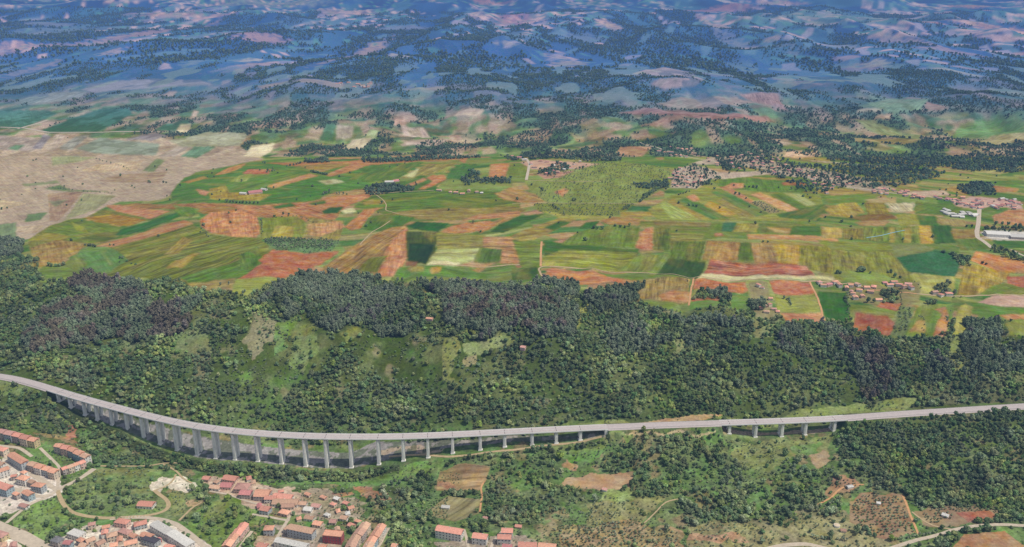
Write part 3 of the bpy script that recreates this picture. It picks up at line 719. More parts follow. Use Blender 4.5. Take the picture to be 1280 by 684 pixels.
D(.95, 1, [(1112,417),(1164,420),(1190,445),(1195,476),(1130,492),(1110,460)], 13, '#4c564c')
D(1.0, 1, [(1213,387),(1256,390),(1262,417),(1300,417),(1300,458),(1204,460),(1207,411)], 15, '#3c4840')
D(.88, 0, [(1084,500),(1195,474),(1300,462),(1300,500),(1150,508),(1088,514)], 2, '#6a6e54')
D(.96, 0, [(-100,305),(0,300),(22,303),(30,318),(45,330),(60,345),(80,352),(58,376),(29,411),(20,440),(-100,440)], 6)
D(.9, 1, [(-100,300),(0,297),(22,300),(30,316),(20,322),(-20,318)], 8, '#46524a')
D(.75, 0, [(80,352),(110,372),(60,380),(40,368)], 4)
D(.85, 0, [(184,360),(208,346),(228,352),(240,362),(205,372)], 5)
D(.93, 0, [(0,440),(260,440),(420,470),(700,440),(1000,440),(1080,490),(1070,508),(760,518),(420,528),(300,522),(180,500),(80,474),(0,458)], 6)
# foreground
P('#8f8986', [(66,492),(108,517),(160,540),(222,562),(250,573),(340,580),(400,585),(440,585),(470,578),(545,563),(600,555),(560,550),(470,552),(440,566),(340,560),(250,545),(178,528),(125,508)], .1, 'gravel', True)
P('#b09a80', [(470,566),(520,558),(545,556),(560,560),(520,566),(480,572)], .1, G, True)
P('#9a9088', [(600,557),(700,549),(757,546),(757,538),(640,544),(560,552)], .1, 'gravel', True)
P('#a89078', [(900,532),(1050,528),(1040,539),(960,544),(910,541)], .1, G, True)
P('#c6a06a', [(790,530),(830,524),(885,518),(905,519),(880,525)], .1, G, True)
P('#8c9c56', [(700,531),(780,525),(790,530),(740,534)], .0, MD)
P('#8c9c56', [(885,520),(1000,512),(1080,504),(1150,497),(1130,514),(1080,516),(900,524)], .0, MD)
P('#c2ab78', [(770,543),(840,537),(900,535),(880,539),(800,544)], .1, G, True)
P('#84a058', [(-40,478),(20,480),(40,486),(20,494),(-40,494)], .0, MD)
P('#7fa050', [(50,500),(75,510),(105,528),(95,535),(60,515)], .0, MD)
P('#b59868', [(35,540),(70,540),(90,545),(100,560),(80,555),(60,548)], .0, G)
P('#c98a66', [(80,534),(92,534),(96,545),(82,550),(74,548)], .0, G, True)
P('#6f9650', [(25,567),(60,555),(70,562),(86,577),(62,586),(35,574)], .0, MD)
P('#7a9a4e', [(8,656),(40,632),(70,620),(76,640),(90,648),(62,668),(45,672),(20,662)], .0, MD)
P('#789a4c', [(-20,625),(10,628),(26,634),(8,642),(-20,645)], .0, MD)
P('#7f9758', [(82,600),(115,584),(195,584),(206,590),(188,600),(186,626),(205,640),(140,645),(92,636),(84,620)], .0, MD)
P('#7aa04e', [(160,584),(200,584),(206,592),(160,598)], .0, MD)
P('#7f9c52', [(212,613),(237,618),(226,645),(210,645),(216,632)], .0, MD)
P('#c6a46c', [(236,622),(252,624),(254,630),(234,634)], .0, G, True)
P('#7d9f48', [(235,655),(258,628),(290,622),(322,634),(345,650),(310,660),(285,684),(252,690),(236,668)], .0, MD)
P('#d0bfa0', [(184,602),(204,599),(209,608),(196,616),(190,613)], .0, G, True)
P('#d2c2a4', [(197,597),(206,590),(216,596),(230,600),(249,604),(243,612),(234,618),(215,611),(203,606)], .0, G, True)
P('#6f9a4c', [(318,593),(370,585),(420,590),(455,600),(520,582),(560,572),(640,560),(640,566),(560,580),(545,595),(500,604),(460,606),(400,606),(330,604)], .0, MD)
P('#c08a62', [(442,606),(455,607),(478,612),(488,622),(475,626),(448,620)], .0, G, True)
P('#c58e6a', [(408,616),(440,615),(441,621),(408,623)], .0, G, True)
P('#c0a284', [(258,597),(300,594),(340,606),(400,620),(395,632),(376,646),(320,634),(262,612),(256,604)], .0, G, True)
P('#a8967a', [(378,612),(405,612),(460,632),(450,655),(400,650),(378,640)], .0, G)
P('#c2a880', [(318,668),(345,668),(345,690),(318,690)], .0, G, True)
P('#b09262', [(543,610),(550,590),(575,579),(613,583),(608,600),(598,613),(545,613)], .8, 'terraced_field', True, ang=.02)
P('#c8a26a', [(577,602),(580,590),(612,585),(606,602),(600,612),(580,611)], .8, 'terraced_field', True, ang=.02)
P('#a09262', [(525,643),(560,620),(602,624),(600,642),(568,652)], .7, 'terraced_field')
P('#c69066', [(545,611),(552,604),(567,604),(566,612)], .0, G, True)
P('#c59e6e', [(698,608),(702,600),(712,594),(740,586),(790,590),(786,606),(745,612)], .3, 'bare_ground', True)
P('#c89c6c', [(703,577),(712,562),(721,575),(715,586)], .0, G, True)
P('#6f9a4a', [(688,562),(760,547),(800,545),(765,556),(748,576),(700,568)], .0, MD)
P('#8fa056', [(745,612),(786,606),(800,625),(760,630)], .0, MD)
P('#9a9a5e', [(735,630),(830,622),(802,655),(740,655)], .0, MD)
P('#b89a66', [(700,660),(780,650),(850,664),(860,690),(700,690)], .0, G)
P('#8a9558', [(915,566),(945,550),(1040,544),(1040,578),(1018,562),(980,577),(955,592),(928,580)], .0, MD)
P('#7aa052', [(990,556),(1030,550),(1020,566),(1000,570)], .0, MD)
P('#b89c70', [(1013,574),(1034,560),(1042,574),(1026,585)], .2, 'bare_ground', True)
P('#a8a068', [(860,655),(930,650),(1000,640),(1060,636),(1110,668),(1110,695),(860,695)], .0, G)
P('#c4976c', [(860,668),(930,668),(935,678),(860,676)], .0, G, True)
P('#b99468', [(1064,626),(1080,618),(1125,618),(1140,648),(1148,667),(1100,672),(1064,652)], .3, 'orchard_ground', True)
P('#c49468', [(1033,612),(1048,596),(1066,599),(1083,607),(1060,613),(1045,624),(1020,626)], .2, 'bare_ground', True)
P('#a68a64', [(1140,640),(1160,630),(1242,632),(1252,646),(1205,656),(1160,656)], .3, 'orchard_ground', True)
P('#b96f56', [(1195,641),(1238,638),(1245,646),(1210,652)], .2, PF, True)
P('#c69262', [(1186,690),(1205,668),(1256,664),(1290,690)], .2, PF, True)
P('#7a8c58', [(985,606),(1020,604),(1040,625),(1010,640),(985,630)], .0, G)
P('#cdbca8', [(-30,575),(20,572),(60,590),(78,612),(40,632),(-30,650)], .0, G, True)
P('#cbb8a2', [(70,672),(130,655),(200,650),(262,684),(262,700),(70,700)], .0, G, True)
P('#cbb8a2', [(-30,668),(20,676),(40,700),(-30,700)], .0, G, True)
P('#a8967e', [(345,658),(400,656),(435,690),(345,690)], .0, G, True)
P('#a8967e', [(540,676),(660,670),(690,690),(540,690)], .0, G)
D(1.0, 0, [(1058,526),(1180,518),(1300,512),(1300,655),(1255,655),(1245,632),(1160,627),(1130,612),(1090,606),(1060,590),(1045,560)], 5)
D(.68, 0, [(765,556),(800,548),(895,545),(925,580),(960,596),(1040,582),(1060,612),(1030,640),(960,648),(900,640),(840,640),(830,620),(790,620),(800,600),(770,580)], 4)
D(.75, 0, [(650,572),(690,560),(705,570),(700,600),(690,612),(650,600)], 4)
D(.8, 0, [(478,606),(545,584),(546,610),(525,640),(530,690),(492,690),(484,650),(462,640)], 4)
D(.85, 0, [(600,628),(660,622),(700,632),(740,640),(730,652),(660,652),(596,664),(575,655)], 4)
D(.6, 0, [(-60,488),(40,492),(70,515),(100,540),(70,542),(40,536),(-60,548)], 4)
D(.8, 0, [(90,528),(130,530),(200,560),(240,578),(230,586),(130,582),(118,572),(100,560)], 4)
D(.7, 0, [(262,590),(300,588),(372,590),(372,600),(320,604),(300,598)], 3)
D(.6, 0, [(236,590),(262,606),(262,632),(252,636),(240,612)], 3)
D(.6, 0, [(860,600),(1040,596),(1055,640),(980,655),(860,650)], 3)
D(.45, 0, [(610,560),(650,556),(650,600),(612,612)], 3)
D(.35, 0, [(84,600),(150,596),(185,604),(180,626),(140,642),(90,634)], 2)
D(.5, 0, [(88,650),(140,654),(120,664),(70,670),(60,664)], 2)
D(.30, 3, [(735,626),(800,650),(700,690),(650,672),(690,640)], 2)
D(.25, 0, [(240,640),(300,630),(330,650),(280,672),(245,665)], 2)
D(.0, 0, [(66,492),(108,512),(160,535),(222,556),(250,567),(340,574),(400,580),(445,580),(480,571),(500,566),(470,547),(440,556),(340,554),(250,541),(178,526),(125,506)], 0)
gapn = sstep(.36, .46, fbm(GX, GY, 34, 3, 91)) * sstep(.30, .42, fbm(GX, GY, 95, 3, 92))
openw = sstep(180, 300, PX) * (1 - sstep(600, 720, PX)) * sstep(375, 395, PY) * (1 - sstep(468, 500, PY))
gapn = gapn * (1 - 1.0 * openw * sstep(.44, .54, fbm(GX, GY, 60, 4, 93)))
DEN = np.where((KIND == 0) & (PY > 330), DEN * (.46 - .30 * openw + (.54 + .30 * openw) * gapn), DEN)
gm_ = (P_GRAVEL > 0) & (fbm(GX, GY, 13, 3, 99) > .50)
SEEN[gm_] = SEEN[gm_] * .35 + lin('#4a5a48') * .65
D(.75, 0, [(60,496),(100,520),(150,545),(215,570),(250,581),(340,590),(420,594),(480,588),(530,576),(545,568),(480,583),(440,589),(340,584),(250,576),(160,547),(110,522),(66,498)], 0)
D(.85, 0, [(44,486),(66,497),(108,521),(160,546),(222,570),(250,579),(340,588),(400,592),(440,592),(475,584),(500,581),(500,588),(445,602),(340,598),(250,590),(215,582),(155,558),(100,534),(60,510)], 0, '#35453c')  # dark ground colour paints the viaduct's shadow band, among its dark trees
D(.55, 0, [(540,566),(600,560),(700,553),(757,550),(757,556),(700,562),(600,572),(545,578)], 2)
D(.7, 0, [(500,540),(560,536),(757,530),(757,536),(640,543),(560,548),(510,552)], 3)
D(.22, 0, [(838,235),(842,212),(868,206),(900,216),(900,224),(872,236)], 2)
# groves on the plateau
D(.95, 1, [(866,366),(884,362),(905,359),(915,365),(918,378),(903,382),(905,370),(884,368)], 7)
D(.75, 0, [(456,234),(478,229),(520,233),(515,238),(458,243)], 4)
D(.85, 1, [(936,376),(944,374),(958,378),(952,383),(940,383)], 5)
D(.7, 0, [(1100,365),(1108,360),(1124,366),(1122,375),(1100,375)], 5)
D(.85, 1, [(1170,360),(1175,354),(1193,354),(1192,365),(1170,366)], 5)
D(.6, 0, [(1165,312),(1185,313),(1212,322),(1214,333),(1200,330),(1188,316)], 4)
D(.5, 0, [(1240,305),(1262,312),(1280,322),(1290,330),(1262,322),(1238,312)], 3)
D(.6, 0, [(1232,283),(1280,282),(1290,288),(1230,288)], 4)
D(.3, 0, [(890,190),(940,192),(1010,205),(1100,215),(1160,225),(1110,236),(1060,232),(1010,246),(1000,236),(960,216),(900,204)], 3)
D(.55, 0, [(1040,200),(1150,208),(1180,215),(1160,225),(1110,222),(1060,212)], 5)
D(.85, 0, [(1196,232),(1205,228),(1225,229),(1248,238),(1235,242),(1205,240)], 5)
D(.85, 1, [(900,205),(910,199),(930,203),(925,212),(905,212)], 5)
D(.62, 0, [(960,185),(1030,172),(1130,180),(1290,186),(1290,212),(1200,212),(1130,206),(1040,198),(1000,188)], 6)
D(.6, 0, [(576,222),(592,213),(600,216),(600,226),(580,228)], 5)
D(.7, 0, [(600,222),(640,222),(640,228),(600,228)], 4)
D(.7, 0, [(450,198),(520,196),(600,192),(600,196),(520,200),(455,202)], 4)
D(.7, 0, [(380,199),(410,197),(412,202),(384,203)], 4)
D(.5, 0, [(620,190),(750,186),(780,200),(740,202),(700,197),(640,200)], 3)
D(.5, 0, [(700,200),(720,212),(690,220),(670,216)], 3)
D(.55, 3, [(326,299),(340,296),(425,300),(415,313),(380,316),(345,312)], 2, '#5f8455')
D(.35, 3, [(700,214),(740,205),(780,202),(818,207),(838,212),(838,232),(806,248),(795,255),(720,254),(690,256),(668,246),(690,222)], 1)
D(.5, 3, [(668,254),(792,255),(776,269),(700,270),(672,264)], 1)
D(.7, 0, [(788,228),(835,225),(838,234),(800,235)], 4)
mx = (KIND == 1) & (fbm(GX, GY, 50, 3, 95) > np.where((PX > 740) & (PX < 1200), .50, .60)); KIND[mx] = 0
mx = (KIND == 2) & (fbm(GX, GY, 30, 3, 96) > .50); KIND[mx] = 1
KIND[(KIND <= 1) & (PY < 245)] = 4
KIND[(KIND == 0) & (fbm(GX, GY, 38, 4, 94) > .56)] = 5
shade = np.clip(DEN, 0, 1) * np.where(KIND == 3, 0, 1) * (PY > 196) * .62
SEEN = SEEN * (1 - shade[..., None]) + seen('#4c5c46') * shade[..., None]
def soften(Af, n):
    for _ in range(n):
        Af[1:-1] = (Af[:-2] + 2 * Af[1:-1] + Af[2:]) / 4
        Af[:, 1:-1] = (Af[:, :-2] + 2 * Af[:, 1:-1] + Af[:, 2:]) / 4
    return Af
SOFT = soften(SEEN.copy(), 2)
ps = (PY < 420)[..., None]
SEEN = np.where(ps, SOFT, SEEN); del SOFT
pn = (PY > 196) & (PY < 420) & (FID > 1)
SEEN = np.where(pn[..., None], SEEN * np.array([1.07, .985, .86]), SEEN)
SEEN = np.where(pn[..., None], SEEN * (.80 + .28 * fbm(GX, GY, 24, 3, 59))[..., None], SEEN)
tx = (PY > 540) & (STR[..., 2] < .05)
tn = fbm(GX, GY, 12, 4, 58)
SEEN = np.where(tx[..., None], SEEN * (0.62 + .76 * tn)[..., None], SEEN)
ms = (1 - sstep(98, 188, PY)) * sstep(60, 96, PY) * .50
SEEN = SEEN * (1 - ms[..., None]) + lin('#466f9e') * ms[..., None]  # extra haze tint mixed into the colour of the land behind
bk = PY < 195
SEEN = np.where(bk[..., None], SEEN * (1 + (.30 * sstep(110, 150, PY) * (sstep(.42, .56, fbm(GX, GY * .6, 60, 4, 60)) - .5)) + .16 * (fbm(GX, GY * .25, 230, 3, 63) - .5))[..., None], SEEN)
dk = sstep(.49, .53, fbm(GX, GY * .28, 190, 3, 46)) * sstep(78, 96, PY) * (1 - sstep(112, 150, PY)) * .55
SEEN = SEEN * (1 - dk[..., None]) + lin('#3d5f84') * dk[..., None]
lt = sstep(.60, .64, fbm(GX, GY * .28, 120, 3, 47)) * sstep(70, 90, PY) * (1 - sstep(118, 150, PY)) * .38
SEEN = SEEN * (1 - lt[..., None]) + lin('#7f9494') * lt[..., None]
DEN[ROAD_D < 17] = 0
DEN[(ROAD_D < -1) ] = 0
# ------------------------------------------------------------------ base colours
def srgb(hexs, k=1.0):
    v = lin(hexs) * k
    return (float(v[0]), float(v[1]), float(v[2]), 1.0)
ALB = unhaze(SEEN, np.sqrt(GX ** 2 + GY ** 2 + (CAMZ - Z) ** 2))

def newmat(name, rough=0.9, spec=0.2):
    m = bpy.data.materials.new(name); m.use_nodes = True
    nt = m.node_tree; nt.nodes.clear()
    out = nt.nodes.new('ShaderNodeOutputMaterial'); b = nt.nodes.new('ShaderNodeBsdfPrincipled')
    nt.links.new(b.outputs[0], out.inputs[0])
    b.inputs['Roughness'].default_value = rough
    b.inputs['Specular IOR Level'].default_value = spec
    return m, nt, b
class NT:
    def __init__(s, nt): s.nt = nt
    def n(s, t, **kw):
        nd = s.nt.nodes.new(t)
        for k, v in kw.items(): setattr(nd, k, v)
        return nd
    def set(s, sock, v):
        if hasattr(v, 'links') or isinstance(v, bpy.types.NodeSocket): s.nt.links.new(v, sock)
        else: sock.default_value = v
    def math(s, op, a, b=0.0, c=None, clamp=False):
        nd = s.n('ShaderNodeMath', operation=op); nd.use_clamp = clamp
        s.set(nd.inputs[0], a); s.set(nd.inputs[1], b)
        if c is not None: s.set(nd.inputs[2], c)
        return nd.outputs[0]
    def mix(s, fac, a, b, mode='MIX'):
        nd = s.n('ShaderNodeMix', data_type='RGBA', blend_type=mode)
        s.set(nd.inputs[0], fac); s.set(nd.inputs[6], a); s.set(nd.inputs[7], b)
        return nd.outputs[2]
    def noise(s, vec, scale, detail=3, rough=.55):
        nd = s.n('ShaderNodeTexNoise'); nd.inputs['Scale'].default_value = scale; nd.inputs['Detail'].default_value = detail; nd.inputs['Roughness'].default_value = rough
        s.set(nd.inputs['Vector'], vec); return nd.outputs[0]
    def mapr(s, v, a, b, c, d):
        nd = s.n('ShaderNodeMapRange'); s.set(nd.inputs[0], v)
        for i, q in enumerate((a, b, c, d)): nd.inputs[i + 1].default_value = q
        return nd.outputs[0]
    def mulc(s, col, v):
        cb = s.n('ShaderNodeCombineXYZ'); [s.set(cb.inputs[i], v) for i in range(3)]
        nd = s.n('ShaderNodeVectorMath', operation='MULTIPLY'); s.set(nd.inputs[0], col); s.set(nd.inputs[1], cb.outputs[0])
        return nd.outputs[0]

def ground_material():
    m, nt, b = newmat('ground_cover', .95, .1); q = NT(nt)
    col = q.n('ShaderNodeAttribute', attribute_name='col').outputs[0]
    st = q.n('ShaderNodeAttribute', attribute_name='furrow').outputs['Vector']
    sx = q.n('ShaderNodeSeparateXYZ'); q.set(sx.inputs[0], st)
    pos = q.n('ShaderNodeNewGeometry').outputs['Position']
    # furrow streaks: long along, narrow across
    v1 = q.n('ShaderNodeCombineXYZ'); q.set(v1.inputs[0], q.math('MULTIPLY', sx.outputs[0], .16)); q.set(v1.inputs[1], q.math('MULTIPLY', sx.outputs[1], .012))
    s1 = q.noise(v1.outputs[0], 1.0, 3, .6)
    v2 = q.n('ShaderNodeCombineXYZ'); q.set(v2.inputs[0], q.math('MULTIPLY', sx.outputs[0], .05)); q.set(v2.inputs[1], q.math('MULTIPLY', sx.outputs[1], .006))
    s2 = q.noise(v2.outputs[0], 1.0, 2, .6)
    f = q.math('ADD', q.mapr(s1, .3, .7, -.5, .5), q.mapr(s2, .3, .7, -.38, .38))
    f = q.math('ADD', q.math('MULTIPLY', f, sx.outputs[2]), 1.0)
    rough_ = q.mapr(sx.outputs[2], .02, .3, 1.0, .45)
    n1 = q.math('ADD', q.math('MULTIPLY', q.mapr(q.noise(pos, .20, 5, .72), .32, .68, -.42, .42), rough_), 1.0)
    n2 = q.mapr(q.noise(pos, .035, 4, .6), .3, .7, .86, 1.14)
    k = q.math('MULTIPLY', q.math('MULTIPLY', n1, n2), q.math('MAXIMUM', f, .35))
    c = q.mulc(col, k)
    # dry and lush drifts
    hue = q.n('ShaderNodeHueSaturation'); q.set(hue.inputs['Color'], c); q.set(hue.inputs['Hue'], q.mapr(q.noise(pos, .035, 4, .65), .3, .7, .475, .52)); q.set(hue.inputs['Saturation'], q.mapr(q.noise(pos, .06, 4, .6), .3, .7, .82, 1.15))
    q.set(b.inputs['Base Color'], hue.outputs[0])
    bp = q.n('ShaderNodeBump'); bp.inputs['Strength'].default_value = .5; bp.inputs['Distance'].default_value = .8
    q.set(bp.inputs['Height'], q.noise(pos, .3, 4, .7)); q.set(b.inputs['Normal'], bp.outputs[0])
    return m
M_GROUND = ground_material()

def simple(name, hexs, k=1.0, rough=.9, vary=.15, scale=.4, rnd=0.0, objcol=False, spec=.2, streak=False):
    m, nt, b = newmat(name, rough, spec); q = NT(nt)
    pos = q.n('ShaderNodeNewGeometry').outputs['Position']
    base = srgb(hexs, k)
    if objcol: base = q.n('ShaderNodeObjectInfo').outputs['Color']
    v = q.mapr(q.noise(pos, scale, 4, .65), .3, .7, 1 - vary, 1 + vary)
    if streak:
        mp = q.n('ShaderNodeMapping'); q.set(mp.inputs['Vector'], pos); mp.inputs['Scale'].default_value = (1, 1, .12)
        v = q.math('MULTIPLY', v, q.mapr(q.noise(mp.outputs[0], .8, 3, .6), .3, .75, .82, 1.1))
    if rnd:
        v = q.math('MULTIPLY', v, q.mapr(q.n('ShaderNodeObjectInfo').outputs['Random'], 0, 1, 1 - rnd, 1 + rnd))
    if objcol: c = q.mulc(base, v)
    else:
        rg = q.n('ShaderNodeRGB'); rg.outputs[0].default_value = base; c = q.mulc(rg.outputs[0], v)
    q.set(b.inputs['Base Color'], c)
    bp = q.n('ShaderNodeBump'); bp.inputs['Strength'].default_value = .3; bp.inputs['Distance'].default_value = .1
    q.set(bp.inputs['Height'], q.noise(pos, scale * 3, 3, .6)); q.set(b.inputs['Normal'], bp.outputs[0])
    return m

# ------------------------------------------------------------------ mesh helpers
def mesh_np(name, V, quads=None, tris=None):
    me = bpy.data.meshes.new(name)
    fs = []
    nq = 0 if quads is None else len(quads); ntg = 0 if tris is None else len(tris)
    me.vertices.add(len(V)); me.vertices.foreach_set('co', np.asarray(V, np.float32).ravel())
    idx = []; st = []; tot = []
    if nq: idx.append(np.asarray(quads, np.int32).ravel()); st.append(np.arange(nq) * 4); tot.append(np.full(nq, 4))
    if ntg: idx.append(np.asarray(tris, np.int32).ravel()); st.append(np.arange(ntg) * 3 + nq * 4); tot.append(np.full(ntg, 3))
    idx = np.concatenate(idx)
    me.loops.add(len(idx)); me.loops.foreach_set('vertex_index', idx)
    me.polygons.add(nq + ntg); me.polygons.foreach_set('loop_start', np.concatenate(st).astype(np.int32))
    me.update(calc_edges=True); me.validate(clean_customdata=False)
    return me
def link(name, me, parent=None, mats=(), loc=None, kind=None, **props):
    o = bpy.data.objects.new(name, me)
    for m in mats:
        if m.name not in [q.name for q in me.materials if q]: me.materials.append(m)
    if loc is not None: o.location = loc
    if parent is not None: o.parent = parent
    if kind: o['kind'] = kind
    for k, v in props.items(): o[k] = v
    COL.objects.link(o)
    return o
class MB:
    """collects boxes, prisms and tubes; build() links them as one mesh object"""
    def __init__(s): s.v = []; s.f = []; s.m = []
    def add(s, vs, fs, mi=0):
        k = len(s.v); s.v += [tuple(map(float, p)) for p in vs]; s.f += [tuple(i + k for i in f) for f in fs]; s.m += [mi] * len(fs)
    def box(s, x0, x1, y0, y1, z0, z1, mi=0):
        s.add([(x0, y0, z0), (x1, y0, z0), (x1, y1, z0), (x0, y1, z0), (x0, y0, z1), (x1, y0, z1), (x1, y1, z1), (x0, y1, z1)],
              [(0, 3, 2, 1), (4, 5, 6, 7), (0, 1, 5, 4), (1, 2, 6, 5), (2, 3, 7, 6), (3, 0, 4, 7)], mi)
    def frustum(s, a0, b0, a1, b1, z0, z1, ox=0, oy=0, mi=0):
        s.add([(ox - a0, oy - b0, z0), (ox + a0, oy - b0, z0), (ox + a0, oy + b0, z0), (ox - a0, oy + b0, z0),
               (ox - a1, oy - b1, z1), (ox + a1, oy - b1, z1), (ox + a1, oy + b1, z1), (ox - a1, oy + b1, z1)],
              [(0, 3, 2, 1), (4, 5, 6, 7), (0, 1, 5, 4), (1, 2, 6, 5), (2, 3, 7, 6), (3, 0, 4, 7)], mi)
    def mesh(s, name):
        me = bpy.data.meshes.new(name); me.from_pydata(s.v, [], s.f); me.polygons.foreach_set('material_index', s.m); me.update(); return me
    def build(s, name, mats, parent=None, loc=None, **kw):
        me = s.mesh(name); o = link(name, me, parent, (), loc, **kw)
        for m in (mats if isinstance(mats, (list, tuple)) else [mats]): me.materials.append(m)
        return o
def empty(name, loc, rz=0.0, **props):
    o = bpy.data.objects.new(name, None); o.location = loc; o.rotation_euler = (0, 0, rz); o.empty_display_size = 1
    for k, v in props.items(): o[k] = v
    COL.objects.link(o); return o
def copy_thing(o, parent=None):
    c = o.copy(); COL.objects.link(c); c.parent = parent
    for ch in o.children: copy_thing(ch, c)
    return c

# ------------------------------------------------------------------ ground sheet and field sheets
print('ground mesh')
nr, nc = Z.shape
V = np.stack([GX, GY, Z], -1).reshape(-1, 3)
ids = np.arange(nr * nc).reshape(nr, nc)
quads = np.stack([ids[1:, :-1], ids[1:, 1:], ids[:-1, 1:], ids[:-1, :-1]], -1).reshape(-1, 4)
ALBf = ALB.reshape(-1, 3).astype(np.float32); STRf = STR.reshape(-1, 3).astype(np.float32)
def paint_attrs(me, sel=None):
    c = ALBf if sel is None else ALBf[sel]; s = STRf if sel is None else STRf[sel]
    a = me.attributes.new('col', 'FLOAT_COLOR', 'POINT'); a.data.foreach_set('color', np.concatenate([c, np.ones((len(c), 1), np.float32)], 1).ravel())
    a = me.attributes.new('furrow', 'FLOAT_VECTOR', 'POINT'); a.data.foreach_set('vector', s.ravel())
    me.polygons.foreach_set('use_smooth', np.ones(len(me.polygons), bool))
gm = mesh_np('ground', V, quads); paint_attrs(gm)
gm.materials.append(M_GROUND)
link('ground', gm, kind='structure')
fid = FID.reshape(-1)[quads]
same = (fid[:, 0] > 0) & (fid == fid[:, :1]).all(1)
fsel = fid[:, 0] * same
order = np.argsort(fsel, kind='stable'); fs_sorted = fsel[order]
nfield = 0
for i, nm in enumerate(FIELDS, 1):
    if nm == 'ground': continue
    a, b_ = np.searchsorted(fs_sorted, [i, i + 1])
    if b_ - a < 12: continue
    qq = quads[order[a:b_]]
    vs, inv = np.unique(qq.ravel(), return_inverse=True)
    me = mesh_np(nm, V[vs] + np.array([0, 0, .12]), inv.reshape(-1, 4)); paint_attrs(me, vs)
    me.materials.append(M_GROUND); link(nm, me, kind='structure'); nfield += 1
print('fields', nfield)

# ------------------------------------------------------------------ roads and tracks
M_ASPH = simple('worn_asphalt', '#bbb0ad', 1.0, .9, .10, .25)
M_LANE = simple('pale_lane', '#c8b9a4', .95, .95, .14, .2)
M_DIRT = simple('dirt_track', '#c0aa84', .9, .95, .16, .2)
M_ORDIRT = simple('orange_track', '#cf9f70', .95, .95, .16, .2)
M_PAINT = simple('road_paint', '#e8e6e0', 1., .7, .06, 1.)
M_WATER = simple('canal_water', '#8fc0c4', 1., .3, .06, .1)
def ribbon(name, pts, width, mat, lift=.3, kind='structure', step=4.0):
    p = np.array(pts, float); wx, wy = spot(p[:, 0], p[:, 1])
    X, Y = smooth_line(wx, wy, step, 2)
    tx = np.gradient(X); ty = np.gradient(Y); l = np.hypot(tx, ty) + 1e-9; nx, ny = -ty / l, tx / l
    offs = np.linspace(-.5, .5, 5) * width
    wob = 1 + .22 * (fbm(X, Y, 30, 2, 7) - .5)
    vx = X[:, None] + nx[:, None] * offs * wob[:, None]; vy = Y[:, None] + ny[:, None] * offs * wob[:, None]
    vz = h(vx, vy) + lift
    vz = np.maximum(vz, (h(vx + 1.2, vy) + h(vx - 1.2, vy)) / 2 + lift)
    k = vx.shape[1]; ids = np.arange(vx.size).reshape(vx.shape)
    qd = np.stack([ids[:-1, :-1], ids[1:, :-1], ids[1:, 1:], ids[:-1, 1:]], -1).reshape(-1, 4)
    me = mesh_np(name, np.stack([vx, vy, vz], -1).reshape(-1, 3), qd)
    me.polygons.foreach_set('use_smooth', np.ones(len(me.polygons), bool)); me.materials.append(mat)
    # no trees on the track
    m = None
    for a_, b_ in zip(X[::2], Y[::2]):
        pass
    TRACKS.append((X, Y, width))
    return link(name, me, kind=kind)
TRACKS = []
